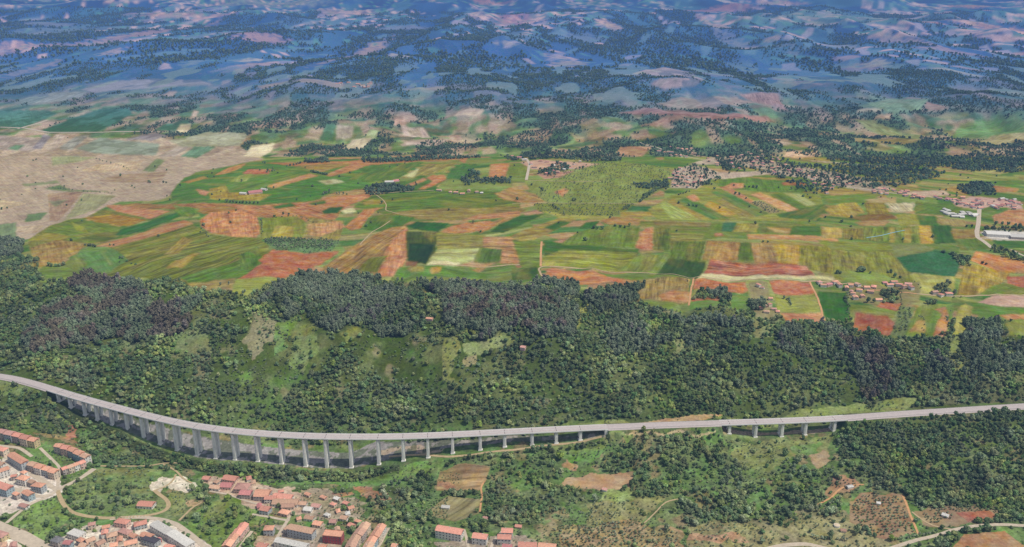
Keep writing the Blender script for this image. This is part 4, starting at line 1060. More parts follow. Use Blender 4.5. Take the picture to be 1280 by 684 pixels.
for nm, pts, w, mt in [
    ('dirt_road', [(681,350),(676,343),(673,336),(678,333),(690,333),(730,336),(800,341),(870,346.5),(960,350),(1040,353),(1062,354)], 4.5, M_DIRT),
    ('dirt_road', [(676,333),(676,318),(677,302)], 5, M_ORDIRT),
    ('dirt_road', [(861,382),(867,348)], 4, M_ORDIRT), ('dirt_road', [(1012,352),(1020,368),(1027,388),(1031,404)], 4, M_ORDIRT),
    ('road', [(1146,367.5),(1195,370.5),(1240,369),(1300,366)], 4.5, M_DIRT),
    ('dirt_road', [(1062,354),(1090,362),(1120,366),(1146,367.5)], 4, M_ORDIRT),
    ('road', [(1224,256),(1224,266),(1223,280),(1221,290),(1222,297),(1230,302),(1240,310)], 11, M_LANE),
    ('road', [(1223,297.5),(1250,299),(1290,301)], 6, M_LANE), ('road', [(1264,312),(1275,318),(1292,324)], 6, M_LANE),
    ('dirt_road', [(468,242),(479,250),(483,256),(482,263),(500,268),(530,270)], 2.8, M_DIRT), ('dirt_road', [(462,243),(500,240),(542,238)], 4, M_DIRT),
    ('dirt_road', [(450,306),(465,290),(478,283),(488,276)], 3, M_DIRT),
    ('road', [(658,198),(662,205),(660,215),(658,225)], 9, M_LANE), ('dirt_road', [(656,225.5),(700,226.5),(752,227)], 4, M_DIRT),
    ('dirt_road', [(640,254.5),(700,254),(795,254.5)], 3, M_DIRT),
    ('dirt_road', [(540,331),(560,331),(600,334),(650,331)], 3, M_DIRT),
    ('dirt_road', [(0,159),(30,160),(60,165.5),(120,165.5),(200,165)], 14, M_LANE), ('dirt_road', [(22,161),(45,155),(60,150)], 14, M_LANE),
    ('dirt_road', [(60,246),(85,238),(105,240),(142,241)], 3, M_DIRT),
    ('street', [(-40,644),(0,660),(30,672),(62,688),(80,700)], 21, M_LANE), 
    ('street', [(8,654),(22,642),(38,630),(58,622),(72,613)], 5, M_LANE),
    ('street', [(72,612),(74,620),(80,632),(90,641),(110,646),(140,648),(170,646),(192,643.5),(205,640),(212,633),(209,625),(200,619),(193,613)], 6.5, M_DIRT),
    ('street', [(50,560),(75,584),(73,598),(72,612)], 5, M_LANE), ('street', [(72,612),(92,603),(104,596),(118,586)], 8, M_LANE),
    ('street', [(-20,566),(12,571),(45,596),(72,613)], 9, M_LANE), ('street', [(-20,602),(20,612),(50,622),(66,618)], 7, M_LANE),
    ('street', [(138,648.5),(180,646.5),(205,650),(222,656),(238,668),(252,680),(266,694)], 8.5, M_LANE),
    ('street', [(40,571),(25,560),(-20,555)], 6, M_LANE),
    ('dirt_road', [(120,582.5),(150,583),(190,582.5),(201,579),(212,584),(222,590),(228,598),(240,604)], 3.5, M_DIRT), ('dirt_road', [(200,580),(210,578.5),(222,579)], 3, M_DIRT),
    ('dirt_road', [(193,613),(205,610),(216,602),(220,593)], 3, M_DIRT),
    ('dirt_road', [(224,651),(232,643),(241,634),(252,628)], 3.5, M_DIRT), ('street', [(262,614),(285,618),(300,624),(320,630),(330,632)], 4, M_LANE),
    ('street', [(315,643),(340,647),(362,651)], 5, M_LANE), ('street', [(366,634),(360,650),(350,666),(338,688)], 5, M_LANE),
    ('street', [(315,664),(306,676),(296,690)], 5, M_LANE),
    ('road', [(1100,690),(1130,680),(1165,671),(1190,663),(1215,658),(1240,656),(1262,656),(1300,658)], 6.5, M_LANE),
    ('road', [(960,686),(985,681),(1010,680),(1050,690)], 8, M_LANE),
    ('dirt_road', [(1128,619),(1134,632),(1138,645),(1144,658),(1148,668)], 3.5, M_ORDIRT), ('dirt_road', [(1140,640),(1152,650),(1165,657),(1190,662)], 3, M_DIRT),
    ('dirt_road', [(798,659),(808,652),(820,640),(832,627),(848,624)], 2.2, M_DIRT),
    ('dirt_road', [(486,571),(528,568.5),(545,570),(562,571.5),(590,569),(605,566),(640,563),(680,557),(705,555),(740,549),(752,546)], 4, M_DIRT),
    ('dirt_road', [(600,640),(601,630),(603,618),(600,609),(606,602)], 3, M_ORDIRT),
    ('street', [(612,690),(616,678),(624,668),(630,662)], 4, M_LANE), ('street', [(586,690),(584,676),(580,662)], 4, M_LANE),
    ('street', [(469,690),(478,676),(486,660)], 4, M_LANE),
    ('dirt_road', [(1022,631),(1040,622),(1048,612),(1060,607),(1080,606)], 3, M_ORDIRT),
    ('road', [(800,178),(860,196),(900,203),(960,212),(1010,222),(1060,233),(1110,241),(1160,246),(1215,254),(1224,258)], 6, M_LANE),
    ]: ribbon(nm, pts, w, mt)
ribbon('canal', [(1083,297.5),(1100,295),(1118,290.5),(1131,288)], 3.2, M_WATER, .5)

# ------------------------------------------------------------------ motorway
def strip_mesh(name, X, Y, z, offs, zo, mat, parent=None, **kw):
    """sweep a profile (offsets across, heights) along a line"""
    tx = np.gradient(X); ty = np.gradient(Y); l = np.hypot(tx, ty); nx, ny = -ty / l, tx / l
    offs = np.array(offs, float); zo = np.array(zo, float)
    vx = X[:, None] + nx[:, None] * offs; vy = Y[:, None] + ny[:, None] * offs; vz = np.broadcast_to(z + zo, vx.shape)
    n, k = vx.shape; ids = np.arange(n * k).reshape(n, k)
    closed = offs[0] == offs[-1] and zo[0] == zo[-1]
    qd = np.stack([ids[:-1, :-1], ids[:-1, 1:], ids[1:, 1:], ids[1:, :-1]], -1).reshape(-1, 4)
    me = mesh_np(name, np.stack([vx, vy, vz], -1).reshape(-1, 3), qd); me.materials.append(mat)
    if parent is not None:   # the mesh is written in world space; move it under its parent
        L = np.array(parent.location); a = np.stack([vx, vy, vz], -1).reshape(-1, 3) - L
        me.vertices.foreach_set('co', a.astype(np.float32).ravel())
    me.update()
    return link(name, me, parent, **kw)
M_CONC = simple('pale_concrete', '#f6f2ea', 1.0, .85, .10, .15, streak=True)
M_CONC2 = simple('deck_fascia', '#d4d2ce', .92, .85, .10, .1)
M_STEEL = simple('galvanised_rail', '#b9b6b4', .8, .5, .08, .5)
M_JOINT = simple('expansion_joint', '#55504f', .8, .8, .1, 1.)
i_all = np.arange(len(RX))
HW = 8.2
def seg(a, b):
    m = (RPX >= a) & (RPX <= b); k = np.nonzero(m)[0]; return slice(k[0], min(k[-1] + 2, len(RX)))
def rail(name, X, Y, z, off, parent=None):
    tx = np.gradient(X); ty = np.gradient(Y); l = np.hypot(tx, ty); nx, ny = -ty / l, tx / l
    o1 = strip_mesh(name, X, Y, z, [off - .12, off - .12, off + .12, off + .12, off - .12], [.45, .85, .85, .45, .45], M_STEEL, parent)
    return o1
def carriageway(a, b, nm):
    s = seg(a, b); X, Y = RX[s], RY[s]
    strip_mesh(nm, X, Y, ZR, [-10.5, -HW, HW, 10.5], [-1.1, 0, 0, -1.1], M_ASPH, kind='structure')
    strip_mesh('road_marking', X, Y, ZR, [-HW + .9, -HW + 1.25], [.02, .02], M_PAINT, kind='structure')
    strip_mesh('road_marking', X, Y, ZR, [HW - 1.25, HW - .9], [.02, .02], M_PAINT, kind='structure')
    o = rail('guard_rail', X, Y, ZR, -HW + .1); o['label'] = {'motorway': 'near steel guard rail beside the motorway'}.get('x', 'steel guard rail on the near edge of the motorway ' + LOC[(a, b)]); o['category'] = 'guard rail'; o['group'] = 'guard rails along the motorway'
    o = rail('guard_rail', X, Y, ZR, HW - .1); o['label'] = 'steel guard rail on the far edge of the motorway ' + LOC[(a, b)]; o['category'] = 'guard rail'; o['group'] = 'guard rails along the motorway'
LOC = {(-330, SPAN_A[0]): 'before the long viaduct', (SPAN_A[1], SPAN_B[0]): 'between the two viaducts', (SPAN_B[1], 1700): 'past the short viaduct'}
for k in LOC: carriageway(k[0], k[1], 'motorway')

def viaduct(name, label, a, b, piers):
    s = seg(a, b); X, Y = RX[s], RY[s]
    root = empty(name, (float(X[len(X) // 2]), float(Y[len(Y) // 2]), 0.0), label=label, category='viaduct')
    L = root.location
    strip_mesh('deck', X, Y, ZR, [-HW, -HW, -4.4, -3.9, 3.9, 4.4, HW, HW, -HW], [-.04, -1.2, -1.6, -3.3, -3.3, -1.6, -1.2, -.04, -.04], M_CONC2, root)
    strip_mesh('roadway', X, Y, ZR, [-HW + .35, HW - .35], [.0, .0], M_ASPH, root)
    strip_mesh('lane_marking', X, Y, ZR, [-HW + 1.3, -HW + 1.65], [.02, .02], M_PAINT, root)
    strip_mesh('lane_marking', X, Y, ZR, [HW - 1.65, HW - 1.3], [.02, .02], M_PAINT, root)
    strip_mesh('median_barrier', X, Y, ZR, [-.3, -.15, .15, .3], [0.0, .8, .8, .0], M_CONC2, root)
    for sg in (-1, 1):
        o = HW * sg
        strip_mesh('parapet', X, Y, ZR, [o - .25, o - .25, o + .25, o + .25, o - .25], [-1.4, 1.0, 1.0, -1.4, -1.4], M_CONC2, root)
    for px, row in piers:
        x0, y0, tx, ty = road_at(px)
        zg = float(h(x0, y0)); 
        zg = min(zg, foot_z(px, row, y0) + 1.0)
        for q_ in (-4.5, 4.5): zg = min(zg, float(h(x0 - ty * q_, y0 + tx * q_)) )
        rz = math.atan2(ty, tx)
        pr = bpy.data.objects.new('pier', None); pr.parent = root; pr.location = (x0 - L[0], y0 - L[1], 0); pr.rotation_euler = (0, 0, rz); COL.objects.link(pr)
        top = ZR - 3.35
        for sg in (-1, 1):
            mb = MB(); hh = top - zg
            mb.frustum(2.35 + .004 * hh, 2.3 + .004 * hh, 2.25, 2.2, zg - 2, top - 2.2, 0, sg * 4.8)
            mb.frustum(2.1, 2.1, 2.7, 3.1, top - 2.2, top, 0, sg * 4.8)
            # recess down the face of each shaft
            mb.box(-.7, .7, sg * 4.8 - 2.6, sg * 4.8 + 2.6, zg - 2, top - 3.2) if hh > 20 else None
            mb.build('column', M_CONC, pr)
        mb = MB(); mb.box(-3.6, 3.6, -8.0, 8.0, zg - 2.5, zg + .9); mb.build('footing', M_CONC, pr)
        mb = MB(); mb.box(-.35, .35, -HW + .5, HW - .5, ZR + .012, ZR + .03); mb.build('expansion_joint', M_JOINT, pr)
    for px in (a, b):
        x0, y0, tx, ty = road_at(px); rz = math.atan2(ty, tx)
        sgn = 1 if px == a else -1
        ab = MB(); ab.box(-4.5 * (sgn > 0) - .5 * (sgn < 0), .5 * (sgn > 0) + 4.5 * (sgn < 0), -8.6, 8.6, ZR - 13, ZR - 1.45)
        for q_ in (-1, 1): ab.box(-10 * (sgn > 0), 10 * (sgn < 0), q_ * 8.6 - .3, q_ * 8.6 + .3, ZR - 11, ZR - .2)
        o = ab.build('abutment', M_CONC, root); o.location = (x0 - L[0], y0 - L[1], 0); o.rotation_euler = (0, 0, rz)
    return root
viaduct('viaduct', 'long curving concrete motorway viaduct on tall pale piers across the valley', SPAN_A[0], SPAN_A[1], PIERS_A)
viaduct('viaduct', 'short low concrete viaduct of five squat piers on the right', SPAN_B[0], SPAN_B[1], PIERS_B)
# ------------------------------------------------------------------ trees
print('trees')
def leaf_material(name, hexs, k=1.0, objcol=False, rnd=.36, hue=.04):
    m, nt, b = newmat(name, .75, .15); q = NT(nt)
    pos = q.n('ShaderNodeNewGeometry').outputs['Position']
    oi = q.n('ShaderNodeObjectInfo')
    if objcol: base = oi.outputs['Color']
    else:
        rg = q.n('ShaderNodeRGB'); rg.outputs[0].default_value = srgb(hexs, k * .86); base = rg.outputs[0]
    v = q.mapr(q.noise(pos, .9, 2, .6), .3, .7, .72, 1.28)
    big = q.mapr(q.noise(pos, .012, 4, .6), .32, .68, .70, 1.32)
    v = q.math('MULTIPLY', v, big)
    r = oi.outputs['Random']
    v = q.math('MULTIPLY', v, q.mapr(r, 0, 1, 1 - rnd, 1 + rnd))
    hs = q.n('ShaderNodeHueSaturation'); q.set(hs.inputs['Color'], q.mulc(base, v))
    r2 = q.math('FRACT', q.math('MULTIPLY', r, 7.31))
    q.set(hs.inputs['Hue'], q.mapr(r2, 0, 1, .5 - hue, .5 + hue)); q.set(hs.inputs['Saturation'], q.mapr(q.noise(pos, .02, 2, .5), .3, .7, .75, 1.2))
    q.set(b.inputs['Base Color'], hs.outputs[0])
    return m
M_BARK = simple('bark', '#6a5848', .6, .95, .3, 2.)
M_LEAF = [leaf_material('broad_leaves', '#778b5e', 1.02), leaf_material('grey_needles', '#8b9a7a', .98, rnd=.22, hue=.02),
          leaf_material('brown_needles', '#8b8470', .93, rnd=.22, hue=.02), leaf_material('olive_leaves', '#8a9870', 1.0)]
M_LEAF.append(leaf_material('distant_leaves', '#6f8668', 1.0))
M_LEAF.append(leaf_material('light_leaves', '#97a86c', 1.05))
M_LEAFC = leaf_material('single_tree_leaves', '#ffffff', 1., objcol=True, rnd=.12, hue=.01)

def crown_mesh(name, kind, rng):
    """unit-metre crown: overlapping lobes, each a rough core with leaf sprays standing off it"""
    lob = []
    if kind == 'broad':
        n = rng.integers(5, 13); R = rng.uniform(3.2, 5.4)
        for i in range(n):
            a = rng.uniform(0, 2 * pi); d = R * .55 * math.sqrt(rng.random())
            lob.append((d * cos(a), d * sin(a), rng.uniform(3.2, 8.0) - d * .3, rng.uniform(1.2, 2.7), rng.uniform(.75, 1.0)))
        lob.append((0, 0, 4.6, 2.9, .9))
    elif kind == 'tall':
        for i in range(9):
            z = 4.5 + 6.5 * i / 8; r = 3.1 * (1 - .5 * abs(i - 3.5) / 5)
            a = rng.uniform(0, 2 * pi); d = rng.uniform(0, 2.2)
            lob.append((d * cos(a), d * sin(a), z + rng.uniform(-.5, .5), r * rng.uniform(.7, 1.05), rng.uniform(.75, 1.0)))
    elif kind == 'cypress':
        for i in range(6):
            z = 2 + 8 * i / 5; lob.append((rng.uniform(-.2, .2), rng.uniform(-.2, .2), z, 1.35 * (1 - .12 * i), 1.5))
    else:
        for i in range(rng.integers(3, 6)):
            a = rng.uniform(0, 2 * pi); d = rng.uniform(.2, 1.0)
            lob.append((d * cos(a), d * sin(a), rng.uniform(1.6, 2.8), rng.uniform(.8, 1.3), .85))
    V = []; T = []; Qd = []
    # cores
    import bmesh
    bm = bmesh.new(); bmesh.ops.create_icosphere(bm, subdivisions=1, radius=1)
    iv = np.array([v.co[:] for v in bm.verts]); it = np.array([[v.index for v in f.verts] for f in bm.faces]); bm.free()
    nv = 0
    for (lx, ly, lz, lr, sq) in lob:
        p = iv * (lr * .86) * rng.uniform(.78, 1.12, (len(iv), 1)) * np.array([1, 1, sq]) + np.array([lx, ly, lz])
        V.append(p); T.append(it + nv); nv += len(p)
    for (lx, ly, lz, lr, sq) in lob:
        m = int(14 * lr)
        u = rng.normal(size=(m, 3)); u /= np.linalg.norm(u, axis=1)[:, None]; u[:, 2] = np.where(u[:, 2] < -.35, -u[:, 2], u[:, 2])
        c = u * lr * rng.uniform(.82, 1.14, (m, 1)) * np.array([1, 1, sq]) + np.array([lx, ly, lz])
        nrm = u + rng.normal(size=(m, 3)) * .55; nrm /= np.linalg.norm(nrm, axis=1)[:, None]
        t = np.cross(nrm, rng.normal(size=(m, 3))); t /= np.linalg.norm(t, axis=1)[:, None]; bt = np.cross(nrm, t)
        s = rng.uniform(.35, .75, (m, 1)) * (.62 if kind == 'small' else 1)
        q4 = np.stack([c - t * s - bt * s * .7, c + t * s - bt * s * .5, c + t * s * .8 + bt * s * .7, c - t * s * .7 + bt * s], 1)
        V.append(q4.reshape(-1, 3)); Qd.append(np.arange(m * 4).reshape(-1, 4) + nv); nv += m * 4
    return mesh_np(name, np.concatenate(V), np.concatenate(Qd), np.concatenate(T))
def trunk_mesh(name, kind, rng):
    hgt = {'broad': 4.6, 'tall': 9, 'cypress': 3, 'small': 1.6}[kind]; r0 = {'broad': .34, 'tall': .26, 'cypress': .2, 'small': .18}[kind]
    V = []; Qd = []; nv = 0
    def tube(p0, p1, a, b):
        nonlocal nv
        p0 = np.array(p0); p1 = np.array(p1); d = p1 - p0; d /= np.linalg.norm(d)
        t = np.cross(d, [0.3, .9, .1]); t /= np.linalg.norm(t); s = np.cross(d, t)
        an = np.linspace(0, 2 * pi, 6, endpoint=False)
        ring = np.cos(an)[:, None] * t + np.sin(an)[:, None] * s
        V.append(np.concatenate([p0 + ring * a, p1 + ring * b])); k = np.arange(6)
        Qd.append(np.stack([k, (k + 1) % 6, (k + 1) % 6 + 6, k + 6], 1) + nv); nv += 12
    tube((0, 0, -1.2), (0, 0, hgt * .6), r0 * 1.25, r0); tube((0, 0, hgt * .6), (rng.uniform(-.2, .2), rng.uniform(-.2, .2), hgt * 1.1), r0, r0 * .45)
    for i in range(4 if kind != 'cypress' else 0):
        a = rng.uniform(0, 2 * pi); z = hgt * rng.uniform(.45, .8)
        tube((0, 0, z), (cos(a) * hgt * .32, sin(a) * hgt * .32, z + hgt * .28), r0 * .5, r0 * .2)
    return mesh_np(name, np.concatenate(V), np.concatenate(Qd))
KINDS = ['broad', 'tall', 'tall', 'small', 'broad', 'broad']
NV = 9
rngp = np.random.default_rng(3)
CROWN = {k: [crown_mesh(k + '_crown', k, rngp) for _ in range(NV)] for k in ('broad', 'tall', 'small', 'cypress')}
TRUNK = {k: [trunk_mesh(k + '_trunk', k, rngp) for _ in range(2)] for k in ('broad', 'tall', 'small', 'cypress')}
for k in TRUNK:
    for m_ in TRUNK[k]: m_.materials.append(M_BARK)
CROWNC = {k: [m.copy() for m in v] for k, v in CROWN.items()}
for k in CROWNC:
    for m_ in CROWNC[k]: m_.materials.append(M_LEAFC)
def joined(kind, i, leaf):
    c = CROWN[kind][i]; t = TRUNK[kind][i % 2]
    nc_, nt_ = len(c.vertices), len(t.vertices)
    me = bpy.data.meshes.new('tree_shape')
    vs = [v.co[:] for v in c.vertices] + [v.co[:] for v in t.vertices]
    fs = [tuple(p.vertices) for p in c.polygons] + [tuple(i_ + nc_ for i_ in p.vertices) for p in t.polygons]
    me.from_pydata(vs, [], fs); me.materials.append(leaf); me.materials.append(M_BARK)
    me.polygons.foreach_set('material_index', [0] * len(c.polygons) + [1] * len(t.polygons)); me.update()
    return me

# positions: a jittered grid over the country, kept where the cover map says so
def scatter(x0, x1, y0, y1, sp):
    nx, ny = int((x1 - x0) / sp), int((y1 - y0) / sp)
    gx, gy = np.meshgrid(np.arange(nx), np.arange(ny))
    X = x0 + (gx + .5 * (gy % 2) + RNG.uniform(-.38, .38, gx.shape)) * sp; Y = y0 + (gy + RNG.uniform(-.38, .38, gy.shape)) * sp
    X, Y = X.ravel(), Y.ravel()
    c, r = flat(X, Y); ok = (c > -150) & (c < 1430)
    return X[ok], Y[ok]
DENt = DEN.copy()
T_X, T_Y, T_K, T_S = [], [], [], []
near = PY > 196
mid_c = (~near) & (PY > 100) & (FID == 0)
DENt[mid_c] = (w1 * (.60 - .14 * sstep(650, 800, PX)))[mid_c] 
lum_ = SEEN @ np.array([.25, .62, .13]); lum_t = float(lin('#547a9c') @ np.array([.25, .62, .13]))
fz = (~near) & (PY <= 118)
DENt[fz] = (np.clip((lum_t - lum_) / (lum_t * .25), 0, 1) * .9 * sstep(.33, .45, fbm(GX, GY * .3, 260, 4, 64)))[fz]
# keep the tracks open
BLOCK = np.zeros(Z.shape, bool)
for X, Y, w_ in TRACKS:
    for k in range(0, len(X), 2):
        c, r = flat(X[k], Y[k])
        i = int(np.interp(c, cols, _ci)); j = int(np.interp(r, rows, _ri))
        rad = 7
        sl = (slice(max(0, j - rad), j + rad), slice(max(0, i - rad), i + rad))
        BLOCK[sl] |= (GX[sl] - X[k]) ** 2 + (GY[sl] - Y[k]) ** 2 < (w_ * .5 + 2.8) ** 2
EXTRA_BLOCK = []          # filled by the buildings (x, y, radius)
def keep(X, Y, w=1.0):
    d = lat_near(DENt, X, Y); b = lat_near(BLOCK, X, Y)
    ok = (RNG.random(len(X)) < d * w) & ~b
    for (bx0, by0, br) in EXTRA_BLOCK:
        ok &= (X - bx0) ** 2 + (Y - by0) ** 2 > br * br
    return ok
# ------------------------------------------------------------------ buildings
print('buildings')
def tile_material():
    m, nt, b = newmat('roof_tiles', .85, .2); q = NT(nt)
    pos = q.n('ShaderNodeNewGeometry').outputs['Position']; oi = q.n('ShaderNodeObjectInfo')
    tc = q.n('ShaderNodeTexCoord').outputs['Object']
    wv = q.n('ShaderNodeTexWave', wave_type='BANDS', bands_direction='X'); wv.inputs['Scale'].default_value = 1.3; wv.inputs['Distortion'].default_value = 1.0; q.set(wv.inputs['Vector'], tc)
    v = q.math('MULTIPLY', q.mapr(q.noise(pos, .5, 5, .7), .3, .7, .72, 1.22), q.mapr(wv.outputs[0], 0, 1, .9, 1.06))
    q.set(b.inputs['Base Color'], q.mulc(oi.outputs['Color'], v)); return m
M_TILE = tile_material()
M_WALL = simple('render_wall', '#ffffff', 1, .9, .12, .35, objcol=True, streak=True)
M_GLASS = simple('window_glass', '#39414a', 1, .25, .1, 1., spec=.5)
M_FRAME = simple('window_frame', '#b9b2a8', 1, .7, .05, 1.)
M_DOOR = simple('door_paint', '#6a4a38', 1, .7, .1, 1.)
M_SHUT = simple('shutter', '#8a8a88', 1, .7, .1, 1.)
RC = {'o': '#f0b496', 'r': '#eaa792', 'c': '#da9490', 'p': '#d8a698', 'b': '#c8a08a', 'w': '#e4e0d8', 'g': '#8c8a8c', 'd': '#5f5c64', 'k': '#d8b094'}
WC_ = {'w': '#f0ebe2', 'c': '#e8d6c0', 'p': '#e0c0b2', 'g': '#bcc2c4', 'b': '#b0c2c8', 'y': '#dcc79a', 'r': '#b45a5c', 'm': '#c4b8b0'}
def win_mesh():
    mb = MB(); mb.box(-.5, .5, -.06, .05, -.5, .5, 0); mb.box(-.4, .4, -.09, -.062, -.4, .4, 1); me = mb.mesh('window'); me.materials.append(M_FRAME); me.materials.append(M_GLASS); return me
def door_mesh():
    mb = MB(); mb.box(-.5, .5, -.06, .05, 0, 1, 0); mb.box(-.42, .42, -.1, -.062, 0.02, .95, 1); me = mb.mesh('door'); me.materials.append(M_FRAME); me.materials.append(M_DOOR); return me
WINM, DOORM = win_mesh(), door_mesh()
def part(name, me, parent, loc=(0, 0, 0), rz=0, sc=(1, 1, 1), col=None):
    o = bpy.data.objects.new(name, me); o.parent = parent; o.location = loc; o.rotation_euler = (0, 0, rz); o.scale = sc
    if col: o.color = col
    COL.objects.link(o); return o
def roof_mb(L, W, H, kind, rise, ov=.45, th=.22):
    mb = MB()
    a, b = L / 2 + ov, W / 2 + ov; z0 = H - .12
    if kind == 'flat':
        mb.box(-L / 2 - .1, L / 2 + .1, -W / 2 - .1, W / 2 + .1, H + .002, H + .25)
        for (x0, x1, y0, y1) in ((-L / 2 - .1, L / 2 + .1, -W / 2 - .1, -W / 2 + .2), (-L / 2 - .1, L / 2 + .1, W / 2 - .2, W / 2 + .1), (-L / 2 - .1, -L / 2 + .2, -W / 2 + .2, W / 2 - .2), (L / 2 - .2, L / 2 + .1, -W / 2 + .2, W / 2 - .2)):
            mb.box(x0, x1, y0, y1, H + .25, H + .85)
    else:
        c = max(.05, a - b) if kind == 'hip' else a
        for dz in (0, th):
            pass
        top = [(-a, -b, z0 + th), (a, -b, z0 + th), (a, b, z0 + th), (-a, b, z0 + th), (-c, 0, z0 + th + rise), (c, 0, z0 + th + rise)]
        bot = [(x, y, z - th) for x, y, z in top]
        mb.add(top + bot, [(0, 1, 5, 4), (2, 3, 4, 5), (6, 10, 11, 7), (8, 11, 10, 9), (0, 6, 7, 1), (2, 8, 9, 3), (1, 7, 8, 2), (3, 9, 6, 0), (1, 2, 5), (3, 0, 4), (7, 11, 8), (9, 10, 6)])
        if kind == 'hip': pass
    return mb
def house(p1, p2, W, H, roof='o', wall='w', kind='gable', label='', cat='house', group=None, name='house', detail=2, rise=None, base=None):
    """p1, p2: the two ends of the roof ridge as read in the photograph"""
    if detail == 2: H = H * (1.5 if H > 4.5 else 1.3); W = W * 1.12
    rise = 0.0 if kind == 'flat' else (rise or W * .22)
    wx, wy = spot([p1[0], p2[0]], [p1[1], p2[1]], H + rise)
    cx_, cy_ = wx.mean(), wy.mean(); L = max(4.0, math.hypot(wx[1] - wx[0], wy[1] - wy[0])); rz = math.atan2(wy[1] - wy[0], wx[1] - wx[0])
    if rz > pi / 2: rz -= pi
    if rz < -pi / 2: rz += pi
    return house_at(cx_, cy_, L, W, H, rz, roof, wall, kind, label, cat, group, name, detail, rise)
def house_at(cx_, cy_, L, W, H, rz, roof, wall, kind, label, cat, group, name, detail, rise):
    ca, sa_ = cos(rz), sin(rz)
    zs = [float(h(cx_ + a * ca - b * sa_, cy_ + a * sa_ + b * ca)) for a in (-L / 2, L / 2) for b in (-W / 2, W / 2)]
    z = max(zs) * .6 + min(zs) * .4
    props = dict(label=label, category=cat)
    if group: props['group'] = group
    root = empty(name, (float(cx_), float(cy_), z), rz, **props)
    vb = random.uniform(.78, 1.12)
    rc = srgb(RC[roof], vb * .92); wc = srgb(WC_[wall], random.uniform(.88, 1.02) * .95)
    mb = MB(); mb.box(-L / 2, L / 2, -W / 2, W / 2, -3.5, H)
    if kind == 'gable':
        for sg in (-1, 1):
            x0, x1 = sg * L / 2, sg * (L / 2 - .3)
            vs = [(x0, -W / 2, H + .003), (x0, W / 2, H + .003), (x0, 0, H + rise - .1), (x1, -W / 2, H + .003), (x1, W / 2, H + .003), (x1, 0, H + rise - .1)]
            mb.add(vs, [(0, 1, 2), (3, 5, 4), (0, 2, 5, 3), (1, 4, 5, 2)])
    w_ = mb.build('wall', M_WALL, root); w_.color = wc
    rf = roof_mb(L, W, H, kind, rise).build('roof', M_TILE, root); rf.color = rc
    if detail >= 1 and kind != 'flat' and random.random() < .6:
        cm = MB(); cm.box(-.4, .4, -.4, .4, 0, 1.5); cm.box(-.5, .5, -.5, .5, 1.5, 1.65)
        o = cm.build('chimney', M_WALL, rf); o.location = (random.uniform(-.3, .3) * L, W * .18, H + rise * .45); o.color = wc
    if detail >= 2:
        st = max(1, int(round(H / 4.3))); sh = H / st; nb = max(2, int(L / 4.2)); nb = min(nb, 8)
        for s_ in range(st):
            for k in range(nb):
                x_ = -L / 2 + (k + .5) * L / nb
                if s_ == 0 and k == nb // 2:
                    part('door', DOORM, root, (x_, -W / 2, 0.02), 0, (1.5, 1, 2.9)); continue
                part('window', WINM, root, (x_, -W / 2, s_ * sh + sh * .55), 0, (1.7, 1, 2.0))
        nb = max(1, min(3, int(W / 4.4)))
        for s_ in range(st):
            for k in range(nb):
                part('window', WINM, root, (L / 2, -W / 2 + (k + .5) * W / nb, s_ * sh + sh * .55), pi / 2, (1.5, 1, 1.9))
        if st >= 2 and L < 30:
            bm_ = MB(); bm_.box(-1.6, 1.6, -1.2, 0, sh - .15, sh); bm_.box(-1.6, 1.6, -1.2, -1.12, sh, sh + 1); bm_.box(-1.6, -1.52, -1.12, 0, sh, sh + 1); bm_.box(1.52, 1.6, -1.12, 0, sh, sh + 1)
            o = bm_.build('balcony', M_WALL, root); o.location = (-L / 4, -W / 2, 0); o.color = wc
    EXTRA_BLOCK.append((cx_, cy_, max(L, W) * .5 + 2.2))
    return root
def terrace(pts, units, W, H, roofs, walls, labels, group, step=0.0):
    P_ = np.array(pts, float); seg_ = np.concatenate([[0], np.cumsum(np.hypot(*np.diff(P_, axis=0).T))]); t = np.linspace(0, seg_[-1], units + 1)
    X = np.interp(t, seg_, P_[:, 0]); Y = np.interp(t, seg_, P_[:, 1])
    for k in range(units):
        f = .0
        g = .04
        a = (X[k] + (X[k + 1] - X[k]) * g, Y[k] + (Y[k + 1] - Y[k]) * g); b = (X[k + 1] - (X[k + 1] - X[k]) * g, Y[k + 1] - (Y[k + 1] - Y[k]) * g)
        house(a, b, W + (k % 2) * .7, H + (k % 2) * step, roofs[k % len(roofs)], walls[k % len(walls)], 'gable', labels[k], 'house', group, 'terraced_house', 2)
def lab(fmt, names): return [fmt % n for n in names]
terrace([(-3,536),(18,541),(46,549)], 5, 10.5, 8.6, ['p','p','r','r','o'], ['m','g','m','c','y'],
        lab('%s terraced house of the faded pink roofed row at the left edge', ['leftmost', 'second from the left', 'middle', 'second from the right', 'cream gabled right end']), 'pink roofed terraced row', .5)
terrace([(69,554),(88,559),(110,570)], 5, 10.0, 9.2, ['o','r','o','o','k'], ['m','p','g','b','w'],
        lab('%s house of the upper orange roofed row above the green court', ['leftmost', 'second from the left', 'middle', 'second from the right', 'tall white ended right corner']), 'orange roofed row above the green court', .4)
terrace([(76,585),(90,580.5),(105,575)], 4, 9.0, 6.6, ['r','k','o','r'], ['m','c','w','p'],
        lab('%s low house of the row facing the street bend', ['leftmost', 'second from the left', 'second from the right', 'rightmost']), 'low row facing the street bend', .3)
terrace([(36,577),(52,582),(71,588)], 4, 10.0, 7.6, ['k','o','o','o'], ['m','w','g','c'],
        lab('%s house of the stepped row between court and street', ['leftmost', 'second from the left', 'second from the right', 'rightmost']), 'stepped row between court and street', .8)
house((13,565),(31,577), 11, 8.6, 'o', 'g', 'gable', 'long orange roofed block with dark shaded front, left of the stepped row', 'apartment block', name='apartment_block')
